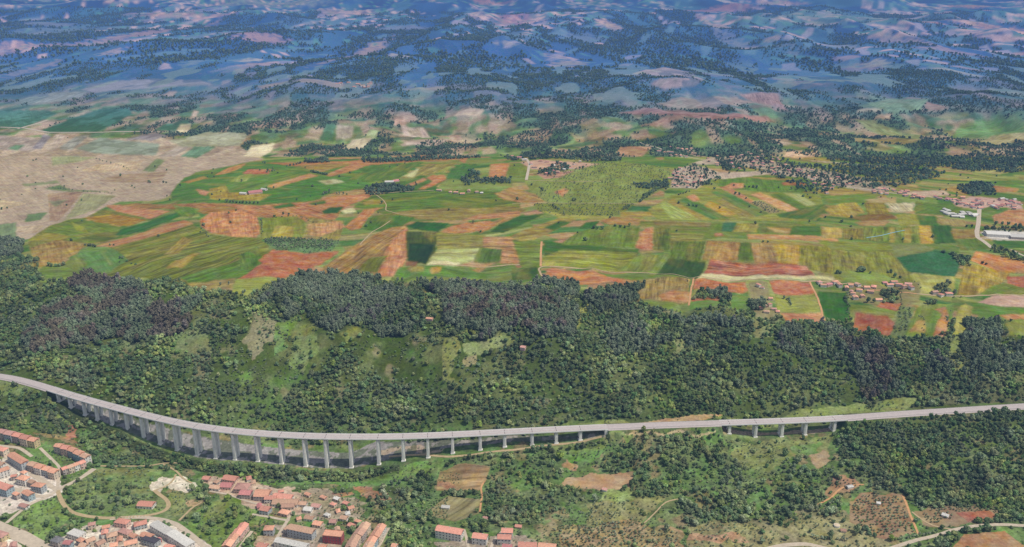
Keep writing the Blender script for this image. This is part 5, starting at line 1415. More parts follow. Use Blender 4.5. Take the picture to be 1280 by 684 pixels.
for args in [
    ((-4,558),(7,561), 10, 7, 'r', 'c', 'hip', 'red roofed house cut by the left edge below the pink row'),
    ((-6,588),(10,583), 11, 8, 'o', 'w', 'gable', 'orange roofed house at the left edge beside the dark fronted block'),
    ((23,594),(34,597), 10, 7.5, 'o', 'w', 'hip', 'detached orange roofed house with white side wall in mid street'),
    ((-8,602),(12,608), 12, 8.5, 'r', 'b', 'gable', 'long red roofed house with blue grey front at the left edge'),
    ((41,603),(54,606), 10, 7.5, 'o', 'g', 'hip', 'orange roofed house with grey front nearest the street junction'),
    ((30,612),(39,617), 9, 6.5, 'o', 'b', 'gable', 'small orange roofed house with bluish wall above the grassy triangle'),
    ((25,629),(34,632), 7, 3.6, 'p', 'w', 'gable', 'tiny pink and white cottage at the tip of the grassy triangle'),
    ((-8,663),(6,668), 11, 5, 'p', 'y', 'hip', 'faded pink house below the wide street at the left edge'),
    ((66,671),(76,674), 10, 6, 'g', 'm', 'hip', 'grey roofed round fronted house beside the white roofed hall'),
    ((88,664),(103,669), 12, 5, 'w', 'w', 'flat', 'white flat roofed hall at the foot of the scrubby bank'),
    ((80,676),(89,677), 8, 6, 'c', 'b', 'gable', 'small crimson roofed house with blue front at the bottom edge'),
    ((107,675),(118,671), 9, 6, 'k', 'c', 'gable', 'beige gabled house right of the white roofed hall'),
    ((120,679),(130,674), 9, 6, 'b', 'c', 'gable', 'beige roofed house below the two red roofed villas, leftmost there'),
    ((133,668),(146,665), 10, 5.5, 'k', 'c', 'hip', 'sand coloured house below the left red roofed villa'),
    ((145,648.5),(160,651), 10, 5, 'r', 'p', 'hip', 'red hipped villa just below the lane, left one of two'),
    ((167,654),(183,650.5), 10, 5, 'r', 'g', 'hip', 'red hipped villa just below the lane, right one of two'),
    ((150,661),(162,664), 9, 5, 'p', 'c', 'hip', 'pinkish house tucked below the two red villas'),
    ((155,678),(171,674), 10, 6, 'o', 'c', 'gable', 'orange roofed house at the bottom below the pinkish house'),
    ((177,666),(190,669), 9, 5.5, 'o', 'g', 'gable', 'orange roofed house left of the long white block'),
    ((180,672),(197,677), 10, 5.5, 'd', 'g', 'flat', 'dark grey flat roofed house beside the crimson shed'),
    ((193,677),(199,672), 6, 4, 'c', 'r', 'gable', 'small crimson roofed shed at the end of the dark roofed house'),
    ((173,627),(192,628.5), 12, 4.2, 'r', 'w', 'gable', 'low red roofed farmhouse standing on a pale yard inside the lane bend'),
    ((254,595.5),(262,596.5), 9, 4, 'r', 'p', 'gable', 'small red roofed workshop at the left end of the workshop group'),
    ((280,594.5),(296,596.5), 12, 4, 'r', 'p', 'gable', 'red roofed workshop nearest the viaduct shadow'),
    ((276,604),(290,604.5), 12, 4.5, 'c', 'p', 'gable', 'crimson roofed workshop in front of the pale yard'),
    ((263,606.5),(275,608), 9, 3.5, 'k', 'w', 'gable', 'long beige shed left of the crimson workshop'),
    ((294,605),(311,605.5), 16, 5, 'p', 'p', 'hip', 'large pale pink hipped hall in the workshop group'),
    ((300,613.5),(314,614), 12, 5, 'c', 'm', 'gable', 'crimson roofed hall below the pale pink hall'),
    ((319,613),(337,614), 18, 5.5, 'o', 'm', 'gable', 'big orange roofed warehouse in the middle of the workshop group'),
    ((331,620),(345,620.5), 10, 5, 'r', 'w', 'gable', 'red roofed annex at the foot of the orange warehouse'),
    ((342,617),(365,620), 12, 5, 'r', 'w', 'gable', 'long red roofed warehouse at the right end of the workshop group'),
    ((341,624),(373,625.5), 14, 4.5, 'k', 'w', 'gable', 'long cream roofed shed below the long red warehouse'),
    ((352,630),(368,630), 10, 4, 'b', 'c', 'gable', 'beige roofed store behind the lane junction'),
    ((326,633),(337,634.5), 11, 5, 'r', 'g', 'gable', 'red roofed house with wide grey front above the village lane'),
    ((350,637),(361,639.5), 9, 4, 'o', 'p', 'hip', 'orange roofed cottage beside the village lane junction'),
    ((380,634),(390,635), 9, 3.5, 'w', 'w', 'gable', 'small white roofed cottage among the garden plots'),
    ((390,630),(400,631), 8, 3.5, 'p', 'w', 'gable', 'pale pink cottage among the garden plots'),
    ((435,634),(442,632), 7, 3.5, 'o', 'c', 'gable', 'little orange roofed cottage above the stepped housing row'),
    ((436,654),(442,656), 7, 3.5, 'r', 'c', 'gable', 'little red roofed cottage left of the stepped housing row'),
    ((392,652),(402,653), 9, 3.5, 'o', 'c', 'gable', 'flat pitched orange cottage above the red fronted house'),
    ((381,645),(392,646), 8, 3.2, 'k', 'w', 'gable', 'beige garden shed above the long grey block'),
    ((330,658),(342,658.5), 10, 6.5, 'o', 'g', 'hip', 'orange hipped villa with grey front left of the long block'),
    ((361,657.5),(392,661.5), 11, 8.5, 'k', 'g', 'gable', 'long grey apartment block with beige roof behind the white roofed block'),
    ((345,673),(384,680.5), 10, 6, 'w', 'w', 'gable', 'long white roofed block at the bottom edge'),
    ((405,666),(428,668), 12, 8.5, 'o', 'r', 'flat', 'crimson fronted house with orange parapet near the stepped housing row'),
    ((398,681),(408,682), 8, 4, 'o', 'w', 'gable', 'orange roofed cottage cut by the bottom edge below the crimson front'),
    ((490,680),(496,681), 7, 4, 'o', 'w', 'gable', 'single orange roof at the bottom edge right of the stepped rows'),
    ((546,658),(578,662.5), 12, 8.2, 'r', 'w', 'gable', 'red roofed block of flats with white columns on its front'),
    ((591,667),(609,669), 11, 7, 'r', 'w', 'gable', 'red roofed house right of the white columned block'),
    ((627,661),(641,661.5), 10, 6.5, 'r', 'w', 'gable', 'upper of the paired red roofed houses by the steep lane'),
    ((622,669),(639,669.5), 10, 6.5, 'r', 'w', 'gable', 'lower of the paired red roofed houses by the steep lane'),
    ((628,681),(640,682), 9, 5, 'c', 'w', 'gable', 'crimson roof at the bottom edge below the paired houses'),
    ((648,678.5),(671,679.5), 11, 5, 'r', 'w', 'gable', 'left half of the long red roof at the bottom edge'),
    ((673,679.5),(695,681.5), 11, 5, 'o', 'w', 'gable', 'right half of the long orange roof at the bottom edge'),
    ((552,632),(562,632.5), 7, 3, 'w', 'w', 'gable', 'small white shed between terraced garden plots'),
    ((604,646),(609,647), 6, 3, 'p', 'p', 'gable', 'tiny pink hut inside the dark hedge above the columned block'),
    ((644,656),(652,657), 6, 3, 'r', 'p', 'gable', 'low red shed above the long red roof'),
    ((753,610),(759,611), 6, 3, 'p', 'w', 'gable', 'pale hut under a tree at the right of the tan clearing'),
    ((1059,608),(1066,606), 6, 2.6, 'w', 'w', 'gable', 'white hut on the orange clearing'),
    ((1096,627),(1101,628), 6, 2.6, 'w', 'w', 'gable', 'white hut in the upper corner of the olive orchard'),
    ((1178,641),(1186,644), 7, 2.6, 'w', 'w', 'gable', 'white hut left of the red soil strip'),
    ((1051,661),(1058,662), 6, 2.6, 'b', 'c', 'gable', 'brown roofed barn below the round water tank'),
    ((651,432),(657,433), 9, 4, 'p', 'p', 'gable', 'lone faded roofed house in a clearing of the wooded slope'),
    ((533,397),(541,397), 8, 3.5, 'o', 'p', 'gable', 'lone orange roofed hut at the gap between the two big woods'),
    ((310,232.8 + 6),(327,232.8 + 4), 22, 5, 'c', 'p', 'gable', 'big crimson roofed barn in the green fields of the left lobe'),
    ((300,240),(308,240.5), 12, 4, 'w', 'w', 'gable', 'white shed left of the crimson roofed barn'), ((327,235),(333,235.5), 12, 4, 'w', 'w', 'gable', 'white shed right of the crimson roofed barn'),
    ((481,226),(492,225.5), 14, 4, 'w', 'w', 'gable', 'white roofed barn above the copse in the middle fields'), ((491,225),(498,224), 14, 4, 'c', 'p', 'gable', 'crimson roofed barn beside the white one above the copse'),
    ((100,679),(108,681), 8, 5, 'k', 'w', 'gable', 'sand roofed house at the bottom edge between the crimson house and the beige gabled one'),
    ((137,680),(147,678), 9, 5.5, 'o', 'w', 'gable', 'bright orange roofed house at the bottom edge below the sand coloured house'),
    ((206,681),(216,683), 9, 5, 'r', 'c', 'gable', 'red roofed house at the bottom edge beside the small crimson shed'),
    ((322,679),(334,681), 9, 5, 'r', 'w', 'gable', 'red roofed house at the bottom edge left of the white roofed block'),
    ((412,650),(420,650), 8, 3.6, 'p', 'c', 'gable', 'pink roofed cottage in the middle of the garden plots'),
    ((426,645),(434,646), 8, 3.4, 'k', 'w', 'gable', 'sand roofed cottage at the right of the garden plots'),
    ((371,627),(383,628), 8, 3.6, 'k', 'w', 'gable', 'sand roofed store at the right end below the long red warehouse'),
    ((-4,577),(4,579), 9, 6, 'k', 'w', 'gable', 'sand roofed house at the left edge between the two street rows'),
    ((256,620),(262,621), 6, 2.5, 'w', 'w', 'gable', 'white garden hut beside the tree row of the workshops'),
    ]:
    p1, p2, W, H, rf_, wl, kd, lb = args
    nm = 'shed' if any(q in lb for q in ('shed', 'hut', 'barn')) else 'warehouse' if ('warehouse' in lb or 'hall' in lb or 'workshop' in lb) else 'apartment_block' if 'block' in lb and 'beside' not in lb else 'house'
    house(p1, p2, W, H, rf_, wl, kd, lb, nm.replace('_', ' '), name=nm, detail=2 if (p1[1] > 520 and H > 3) else 1)
# long white terraces
for a, b, lb in [((192,653),(212,664), 'upper left half of the long white roofed terrace block below the lane'), ((213,665),(238,679), 'lower right half of the long white roofed terrace block below the lane')]:
    house(a, b, 12, 7, 'w', 'w', 'gable', lb, 'apartment block', name='apartment_block', rise=1.2)
terrace([(306,653),(298,662),(290,671),(282,681)], 4, 11, 6.5, ['r','r','o','o'], ['p','p','c','p'],
        lab('%s red roofed house of the row climbing beside the short street', ['topmost', 'second from the top', 'second from the bottom', 'bottommost']), 'red row beside the short street', .6)
terrace([(458,652),(451,661),(443,671),(437,683)], 4, 12, 8, ['k','b','k','b'], ['c','m','c','m'],
        lab('%s beige roofed house of the left stepped housing row', ['topmost', 'second from the top', 'second from the bottom', 'bottommost']), 'beige stepped housing row', .8)
terrace([(478,654),(471,664),(464,674),(458,684)], 4, 11, 8, ['o','o','o','k'], ['w','c','b','w'],
        lab('%s orange roofed house of the right stepped housing row', ['topmost', 'second from the top', 'second from the bottom', 'bottommost']), 'orange stepped housing row', .8)
# retaining bank tank
def water_tank(px, py):
    x_, y_ = spot(px, py); x_, y_ = float(x_[0]), float(y_[0]); r = empty('water_tank', (x_, y_, float(h(x_, y_))), 0, label='low round concrete water tank on bare soil near the orchard', category='water tank')
    mb = MB(); n = 20
    for nm, r0, r1, z0, z1, mt in (('wall', 4.2, 4.2, -1, 2.2, M_CONC), ('rim', 4.5, 4.5, 2.2, 2.5, M_CONC2), ('lid', 4.1, .3, 2.5, 3.0, simple('tank_lid', '#d8c4a8'))):
        mb = MB(); an = [2 * pi * i / n for i in range(n)]
        mb.add([(r0 * cos(a), r0 * sin(a), z0) for a in an] + [(r1 * cos(a), r1 * sin(a), z1) for a in an], [(i, (i + 1) % n, (i + 1) % n + n, i + n) for i in range(n)] + [tuple(range(n, 2 * n))])
        mb.build(nm, mt, r)
    EXTRA_BLOCK.append((x_, y_, 6))
water_tank(1046, 658)
# villages on and beyond the plateau
ORD = ['first', 'second', 'third', 'fourth', 'fifth', 'sixth', 'seventh', 'eighth', 'ninth', 'tenth', 'eleventh', 'twelfth', 'thirteenth', 'fourteenth', 'fifteenth', 'sixteenth', 'seventeenth', 'eighteenth', 'nineteenth', 'twentieth',
       'twenty-first', 'twenty-second', 'twenty-third', 'twenty-fourth', 'twenty-fifth', 'twenty-sixth', 'twenty-seventh', 'twenty-eighth', 'twenty-ninth', 'thirtieth']
RN = {'o': 'orange', 'r': 'red', 'c': 'crimson', 'p': 'pink', 'b': 'beige', 'w': 'white', 'k': 'sand', 'g': 'grey'}
def village(pts, group, where_, big=(8, 13), roofs='ooorrpkc', cat='house', H=(3.2, 6)):
    lst = sorted(pts, key=lambda p: p[0])
    byc = {}
    rows_ = []
    for (px, py) in lst:
        rf_ = random.choice(roofs); byc[rf_] = byc.get(rf_, 0) + 1; rows_.append((px, py, rf_, byc[rf_]))
    for px, py, rf_, k in rows_:
        x_, y_ = spot(px, py); L = random.uniform(*big); W = random.uniform(big[0] * .8, big[0] * 1.15)
        tot_ = byc[rf_]
        pos_ = 'only' if tot_ == 1 else ORD[min(k - 1, 29)]
        lb = f'{pos_} {RN[rf_]} roofed house ' + ('' if tot_ == 1 else 'from the left ') + where_
        house_at(float(x_[0]), float(y_[0]), L, W, random.uniform(*H), random.uniform(-.5, .5) + random.choice([0, pi / 2]), rf_, random.choice('wwwcpm'), random.choice(['gable', 'gable', 'hip']), lb, cat, group, 'house', 0, W * .2)
village([(1024,354),(1029,358),(1036,357),(1044,354),(1049,358),(1058,362),(1063,358),(1066,369),(1072,357),(1074,364),(1078,372),(1083,361),(1088,366),(1098,376),(1106,355),(1112,358),(1117,354),(1124,357),(1130,360),(1135,356),(1139,361),(1069,374),(1064,366),(1092,360)],
        'houses of the hamlet on the plateau', 'in the hamlet beside the dark green field', (9, 15))
village([(951,386),(956,384),(962,383),(967,388),(972,391),(958,391),(953,361),(948,358),(963,375)], 'houses by the red fields', 'in the farm cluster below the country road', (7, 12))
village([(1168,367),(1176,370),(1186,369)], 'farm by the dark hedge', 'at the farm under the dark hedge', (9, 14), 'br')
village([(655,201),(664,206),(668,210),(676,202),(684,203),(692,208),(701,204),(690,215),(683,218),(697,216),(705,213),(713,211),(640,196),(649,198),(718,206),(725,203),(563,241),(570,242),(578,243),(586,240),(596,241),(602,242),(549,239)], 'farmsteads north of the vineyard', 'in the farmsteads around the vineyard', (9, 20), 'orpkcw')
def rnd_pts(poly, n, seed):
    r = random.Random(seed); xs = [p[0] for p in poly]; ys = [p[1] for p in poly]; out = []
    while len(out) < n:
        x_, y_ = r.uniform(min(xs), max(xs)), r.uniform(min(ys), max(ys)); c = False
        for k in range(len(poly)):
            x1, y1 = poly[k]; x2, y2 = poly[(k + 1) % len(poly)]
            if (y1 > y_) != (y2 > y_) and x_ < (x2 - x1) * (y_ - y1) / (y2 - y1) + x1: c = not c
        if c and all((x_ - a) ** 2 + ((y_ - b) * 2.2) ** 2 > 12 for a, b in out): out.append((x_, y_))
    return out
village(rnd_pts([(836,220),(850,211),(872,214),(884,222),(872,235),(840,234)], 26, 1), 'houses of the near village', 'in the dense village above the strip fields', (8, 14))
village(rnd_pts([(882,196),(940,190),(985,200),(1020,212),(1010,224),(940,214),(890,210)], 44, 2), 'houses of the long village, left half', 'in the long upper village', (8, 15))
village(rnd_pts([(1000,214),(1060,220),(1075,232),(1030,244),(1010,236)], 26, 3), 'houses of the long village, right half', 'in the leafy long village', (8, 14))
village(rnd_pts([(1088,236),(1140,240),(1160,250),(1120,246),(1090,242)], 20, 4), 'houses along the ridge road', 'along the ridge road', (10, 16))
village(rnd_pts([(1160,246),(1200,246),(1230,252),(1226,262),(1196,256)], 20, 5), 'houses at the road head', 'at the head of the white road', (10, 18), 'ccrrpo')
village(rnd_pts([(1228,252),(1276,246),(1277,262),(1240,262)], 18, 6), 'houses at the right edge village', 'in the village at the right edge', (10, 20), 'ccrrpow')
village(rnd_pts([(820,188),(846,182),(880,190),(860,198),(830,196)], 14, 7), 'houses of the far hamlet', 'in the hamlet above the dense village', (10, 18), 'pprko')
village(rnd_pts([(1176,262),(1222,268),(1220,276),(1180,270)], 16, 8), 'white greenhouses', 'in the white row left of the white road', (12, 22), 'ww', H=(2.8, 3.6))
village(rnd_pts([(420,104),(470,102),(480,108),(430,112)], 10, 9), 'houses on the far rim', 'on the far rim above the dark valley', (16, 30), 'pkr')
def quarter(poly, n, seed, group, where_, big, H, roofs):
    ok_ = []
    for px, py in rnd_pts(poly, n, seed):
        x_, y_ = spot(px, py, 6); x_, y_ = float(x_[0]), float(y_[0])
        if any((x_ - a) ** 2 + (y_ - b) ** 2 < (r + 5.5) ** 2 for a, b, r in EXTRA_BLOCK): continue
        if any(((x_ - X_[::2]) ** 2 + (y_ - Y_[::2]) ** 2).min() < (w_ / 2 + 6.5) ** 2 for X_, Y_, w_ in TRACKS): continue
        if any((x_ - a) ** 2 + (y_ - b) ** 2 < 14 ** 2 for a, b, _, _ in ok_): continue
        ok_.append((x_, y_, px, py))
    ok_.sort(key=lambda q: q[2]); cnt = {}; lst = []
    for q in ok_:
        r_ = random.choice(roofs); cnt[r_] = cnt.get(r_, 0) + 1; lst.append((q, r_, cnt[r_]))
    for (x_, y_, px, py), r_, k in lst:
        L = random.uniform(*big); lb = f'{ORD[min(k - 1, 29)]} small {RN[r_]} roofed house from the left ' + where_
        house_at(x_, y_, L, big[0] * random.uniform(.8, 1.0), random.uniform(*H), random.choice([.35, -.5, .35 + pi / 2]), r_, random.choice('wwcpm'), random.choice(['gable', 'hip']), lb, 'house', group, 'house', 2, big[0] * .2)
quarter([(70,668),(125,652),(150,655),(200,664),(225,690),(150,692),(90,692),(66,684)], 60, 21, 'small houses packed along the bottom edge', 'among the packed houses at the bottom edge', (9, 12), (6, 9), 'ookrpb')
quarter([(-6,575),(30,585),(60,608),(30,622),(-6,616)], 40, 22, 'small houses between the street rows', 'between the terraced rows at the left edge', (8, 11), (6, 9), 'oork')
quarter([(372,612),(455,628),(452,652),(372,650),(360,640)], 40, 23, 'cottages among the garden plots', 'among the garden plots', (7, 10), (3.5, 5), 'ookrw')
quarter([(345,660),(432,656),(436,690),(345,690)], 30, 24, 'small houses around the red fronted block', 'around the crimson fronted house', (8, 11), (5, 8), 'okrp')
quarter([(-8,668),(14,672),(20,690),(-8,690)], 12, 25, 'houses in the bottom left corner', 'in the bottom left corner', (9, 12), (6, 8), 'prk')
quarter([(256,596),(300,592),(345,606),(395,618),(390,632),(330,634),(262,612)], 40, 26, 'outbuildings of the workshops', 'squeezed between the workshops', (8, 12), (3.5, 5.5), 'rpkc')
# warehouse with white roof
house((1232,289),(1262,291), 34, 7, 'w', 'w', 'gable', 'big white roofed warehouse at the foot of the white road', 'warehouse', name='warehouse', detail=0, rise=2.5)
house((1262,293),(1285,294.5), 30, 6, 'w', 'm', 'gable', 'second white roofed warehouse, cut by the right edge', 'warehouse', name='warehouse', detail=0, rise=2.2)
print('buildings done', len(bpy.data.objects))
print('scatter')
P_ALL = []
def take(X, Y, smin, smax, sel=None, w=1.0):
    ok = keep(X, Y, w)
    X, Y = X[ok], Y[ok]
    K_ = lat_near(KIND, X, Y).astype(int)
    s = RNG.uniform(smin, smax, len(X)) * (1 + .2 * RNG.normal(size=len(X))).clip(.55, 1.5) * (.72 + .6 * fbm(X, Y, 45, 2, 66))
    P_ALL.append(np.stack([X, Y, K_, s], -1))
X, Y = scatter(-950, 950, 930, 1330, 5.8); take(X, Y, .45, 1.08)              # foreground
X, Y = scatter(-1300, 1300, 1330, 2150, 5.8); take(X, Y, .48, 1.08)             # slope
X, Y = scatter(-2300, 2300, 2150, 3300, 8.5); take(X, Y, .7, 1.2)
X, Y = scatter(-3600, 3600, 3300, 4700, 9.0); take(X, Y, .55, 1.1)
P_ALL[-1][:, 2] = 4
X, Y = scatter(-4200, 4200, 4700, 6500, 14.0); take(X, Y, .6, 1.2)
P_ALL[-1][:, 2] = 4
X, Y = scatter(-7500, 7500, 6500, 15500, 31.0); take(X, Y, 1.2, 2.5)
P_ALL[-1][:, 2] = 4
X, Y = scatter(-2600, 2600, 2150, 3300, 30.0); ok = (RNG.random(len(X)) < .035) & (lat_near(DENt, X, Y) < .02) & ~lat_near(BLOCK, X, Y); P_ALL.append(np.stack([X[ok], Y[ok], np.zeros(ok.sum()), RNG.uniform(.6, 1.1, ok.sum())], -1))
A_ = np.concatenate(P_ALL)
# the dark stands are closer set: a second pass
X, Y = scatter(-1300, 1300, 1500, 2200, 5.2); k2 = lat_near(KIND, X, Y); m = (k2 == 1) | (k2 == 2); P_ALL = []; take(X[m], Y[m], .8, 1.12, w=.7)
A_ = np.concatenate([A_] + P_ALL)
# bushes among the trees and in the gardens
X, Y = scatter(-950, 950, 930, 1330, 5.0); c_ = lat_near(DENt, X, Y); P_ALL = []
dirt_ = np.isin(lat_near(FID, X, Y), [i_ for i_, n_ in enumerate(FIELDS, 1) if n_ not in ('meadow', 'ground')])
ok = (RNG.random(len(X)) < np.where(c_ > .02, .42, .13)) & ~dirt_ & (lat_near(ROAD_D, X, Y) > 16) & (fbm(X, Y, 22, 2, 98) > .40) & ~lat_near(BLOCK, X, Y)
for (bx0, by0, br) in EXTRA_BLOCK: ok &= (X - bx0) ** 2 + (Y - by0) ** 2 > br * br
B_ = np.stack([X[ok], Y[ok], np.full(ok.sum(), 3), RNG.uniform(.5, 1.1, ok.sum())], -1)
X, Y = scatter(-1250, 1250, 1330, 2000, 5.0); c_ = lat_near(DENt, X, Y); k_ = lat_near(KIND, X, Y); pp_ = lat_near(PY, X, Y)
ok = (RNG.random(len(X)) < .42 * (c_ > .02) * (fbm(X, Y, 26, 2, 97) > .42)) & (k_ == 0) & (pp_ > 335) & ~lat_near(BLOCK, X, Y)
B_ = np.concatenate([B_, np.stack([X[ok], Y[ok], np.full(ok.sum(), 3), RNG.uniform(.5, 1.3, ok.sum())], -1)])
# planted rows
ROWS_ = []
for pts, sp, rowsp, s0, ang in [
    ([(1064,628),(1080,620),(1124,620),(1138,648),(1144,666),(1100,670),(1068,655)], 5.5, 6.0, 1.0, .04),
    ([(1140,632),(1160,630),(1242,633),(1252,641),(1150,638)], 4.6, 5.0, .9, .06), ([(1146,642),(1190,640),(1190,650),(1165,655)], 5.5, 6, .9, .1),
    ([(1036,610),(1048,598),(1066,601),(1078,607),(1056,612)], 5.5, 6, .8, .2), ([(985,608),(1018,606),(1036,624),(1008,638),(987,628)], 6, 6, 1.0, .1),
    ([(1115,418),(1125,385),(1143,386),(1131,418)], 6.5, 9.5, 1.25, 1.2), ([(526,642),(545,622),(560,620),(560,650)], 5, 6, .8, .3), ([(600,618),(612,600),(640,600),(640,640),(604,638)], 6, 7, 1.0, .1),
    ([(700,655),(800,652),(850,668),(850,690),(690,690)], 6.5, 7, 1.0, .05), ([(546,604),(556,590),(576,590),(574,606)], 4, 7, .6, .02),
    ([(938,254),(950,251),(976,265),(962,266)], 8, 9, 1.1, -.8), ([(330,301),(345,297),(424,301),(412,312),(350,311)], 8, 10, 1.5, .3),
    ([(1137,416),(1160,380),(1163,380),(1141,418)], 7, 30, .9, 1.25), ([(1180,420),(1187,385),(1190,385),(1184,420)], 7, 30, .9, 1.3), ([(1165,380),(1167,380),(1160,420),(1157,420)], 7, 30, .8, 1.3)]:
    wx, wy = spot([p[0] for p in pts], [p[1] for p in pts])
    nn = 400; L_ = max(np.ptp(wx), np.ptp(wy)) * 1.5
    cx0, cy0 = wx.mean(), wy.mean(); ga, gb = np.meshgrid(np.arange(-L_ / 2, L_ / 2, sp), np.arange(-L_ / 2, L_ / 2, rowsp))
    ga = ga + RNG.normal(size=ga.shape) * sp * .28; gb = gb + RNG.normal(size=gb.shape) * rowsp * .14
    X = (cx0 + ga * cos(ang) - gb * sin(ang)).ravel(); Y = (cy0 + ga * sin(ang) + gb * cos(ang)).ravel()
    m = np.zeros(len(X), bool)
    for k in range(len(wx)):
        x1, y1, x2, y2 = wx[k], wy[k], wx[(k + 1) % len(wx)], wy[(k + 1) % len(wx)]
        if y1 != y2: m ^= ((y1 > Y) != (y2 > Y)) & (X < (x2 - x1) * (Y - y1) / (y2 - y1) + x1)
    m &= RNG.random(len(X)) < .86
    ROWS_.append(np.stack([X[m], Y[m], np.full(m.sum(), 3), RNG.uniform(.8, 1.2, m.sum()) * s0], -1))
# hedgerows and lone trees read from the photograph: (pixels along the line, step in metres, kind, scale)
for pts, step, kd, s0 in [
    ([(283,253.5),(322,254.5)], 9, 0, 1.0), ([(389,215),(409,219)], 7, 0, 1.1), ([(333,216),(343,214)], 8, 0, .9), ([(355,268),(362,269)], 8, 0, .8),
    ([(800,253),(812,243),(824,236),(835,231)], 8, 0, 1.15), ([(862,257),(870,259)], 7, 0, 1.2), ([(848,244),(862,240)], 9, 0, .9), ([(876,231),(890,231)], 7, 0, 1.1), ([(918,243),(924,244)], 7, 0, 1.0),
    ([(932,234),(946,235)], 8, 0, 1.1), ([(990,237),(996,237)], 7, 0, 1.2), ([(1004,246),(1012,248)], 8, 0, 1.0), ([(742,286),(752,287)], 7, 0, 1.2), ([(770,283),(775,284)], 8, 0, 1.0), ([(782,285),(786,283)], 7, 0, 1.1), ([(731,301),(733,301)], 8, 0, 1.0),
    ([(404,244),(412,241)], 8, 1, .8), ([(421,243),(430,243)], 7, 1, .8), ([(360,208),(400,200)], 12, 0, .9), ([(508,202),(514,202)], 6, 0, 1.2), ([(646,250),(647,250)], 6, 0, .9), ([(676,235),(678,239)], 8, 0, .9), ([(716,251),(719,251)], 5, 0, 1.1),
    ([(780,262),(786,259)], 6, 0, 1.1), ([(690,258),(698,262)], 8, 0, .9), ([(715,268),(765,269)], 12, 0, .5), ([(805,247),(812,243)], 7, 0, 1.2), ([(675,212),(682,212)], 7, 0, .9), ([(725,211),(728,211)], 6, 0, 1.1),
    ([(60,333),(68,334),(80,332)], 6, 0, 1.1), ([(150,323),(154,323)], 5, 1, .75), ([(150,328),(158,327)], 8, 0, .6), ([(164,330),(170,331)], 7, 0, .7), ([(108,307),(120,309)], 7, 0, .9),
    ([(138,307),(142,307)], 6, 0, .6), ([(255,280),(252,290),(262,296)], 14, 3, 1.2), ([(345,272),(372,270),(392,279)], 13, 3, 1.2), ([(327,275),(328,292)], 10, 3, 1.2), ([(276,357),(286,356)], 7, 1, .8), ([(303,368),(306,366)], 6, 1, .7), ([(498,352),(503,352)], 4, 1, .9),
    ([(522,352),(532,352)], 4, 1, .9), ([(1072,340),(1079,340)], 3.5, 0, 1.5), ([(1046,342),(1051,342)], 5, 0, 1.1), ([(1087,342),(1088,342)], 4, 1, .5), ([(1110,341),(1113,341)], 4, 0, .9), ([(1118,347),(1124,348)], 5, 0, 1.0), ([(954,303),(960,303)], 5, 0, .9),
    ([(1228,330),(1232,331)], 5, 0, .9), ([(1159,380),(1169,380)], 4.5, 0, 1.3), ([(1164,378),(1168,378)], 5, 0, 1.2), ([(1144,353),(1152,360)], 9, 3, 1.0), ([(1126,365),(1126,384)], 9, 3, 1.0), ([(1061,357),(1060,372)], 7, 3, 1.2), ([(1056,372),(1058,378)], 5, 0, .8),
    ([(1085,378),(1092,378)], 5, 0, 1.2), ([(1192,372),(1200,372)], 6, 3, 1.2), ([(1183,398),(1186,412)], 8, 3, 1.4), ([(1060,380),(1062,402)], 9, 3, 1.3), ([(980,374),(986,376),(988,382)], 5, 1, .7), ([(1150,395),(1155,420)], 10, 3, .9), ([(1177,418),(1184,420)], 6, 0, 1.0),
    ([(820,352),(862,354)], 30, 3, 1.0), ([(1208,284),(1215,284)], 8, 0, .9), ([(1245,281),(1260,282)], 8, 0, 1.2), ([(1175,238),(1182,238)], 8, 0, .9), ([(1100,247),(1114,248)], 20, 0, .6), ([(1178,243),(1196,246)], 12, 0, .9),
    ([(1120,196),(1180,199)], 25, 0, 1.2), ([(120,199),(150,207),(160,212)], 20, 3, 1.6), ([(0,250),(30,243)], 30, 3, 1.3), ([(186,228),(188,229)], 8, 0, 1.0), ([(204,229),(208,229)], 8, 0, .9), ([(42,201),(46,200)], 10, 0, .8), ([(2,262),(8,261)], 8, 0, .9), ([(60,234),(90,238)], 12, 3, 1.5), ([(105,240),(140,242)], 14, 3, 1.3),
    ([(1086,669),(1075,667),(1070,669)], 6, 0, .9), ([(1179,684),(1183,684)], 6, 0, 1.0), ([(1078,664),(1083,663)], 6, 0, .9), ([(1225,654),(1245,653)], 5, 0, .9), ([(1170,667),(1140,672),(1110,676)], 5, 3, 1.4), ([(1060,677),(1025,672),(1000,671)], 6, 3, 1.4),
    ([(205,654),(213,657)], 5, 0, .8), ([(228,668),(236,672)], 5, 0, .8), ([(307,682),(312,680)], 5, 0, 1.1), ([(258,608),(256,620),(262,632)], 6, 0, .9), ([(343,630),(348,634)], 5, 0, .9), ([(369,644),(373,650)], 6, 0, .9)]:
    wx, wy = spot([p[0] for p in pts], [p[1] for p in pts]); X, Y = smooth_line(wx, wy, step, 0) if len(wx) > 1 else (wx, wy)
    n_ = len(X); X = X + RNG.normal(size=n_) * step * .15; Y = Y + RNG.normal(size=n_) * step * .15
    ROWS_.append(np.stack([X, Y, np.full(n_, kd), RNG.uniform(.8, 1.2, n_) * s0], -1))
ALLT = np.concatenate([A_, B_] + ROWS_)
zt = h(ALLT[:, 0], ALLT[:, 1])
tpx, tpy = project(ALLT[:, 0], ALLT[:, 1], zt)
size_m = np.array([8.4, 14., 14., 3.4, 8.4, 8.4])[ALLT[:, 2].astype(int)] * ALLT[:, 3]
app = size_m * F / np.hypot(ALLT[:, 0], ALLT[:, 1]) 
inframe = (tpx > 6) & (tpx < 1274) & (tpy > 100) & (tpy < 680)
print('trees total', len(ALLT), 'in frame', inframe.sum())
single = np.zeros(len(ALLT), bool)
kk = ALLT[:, 2].astype(int)
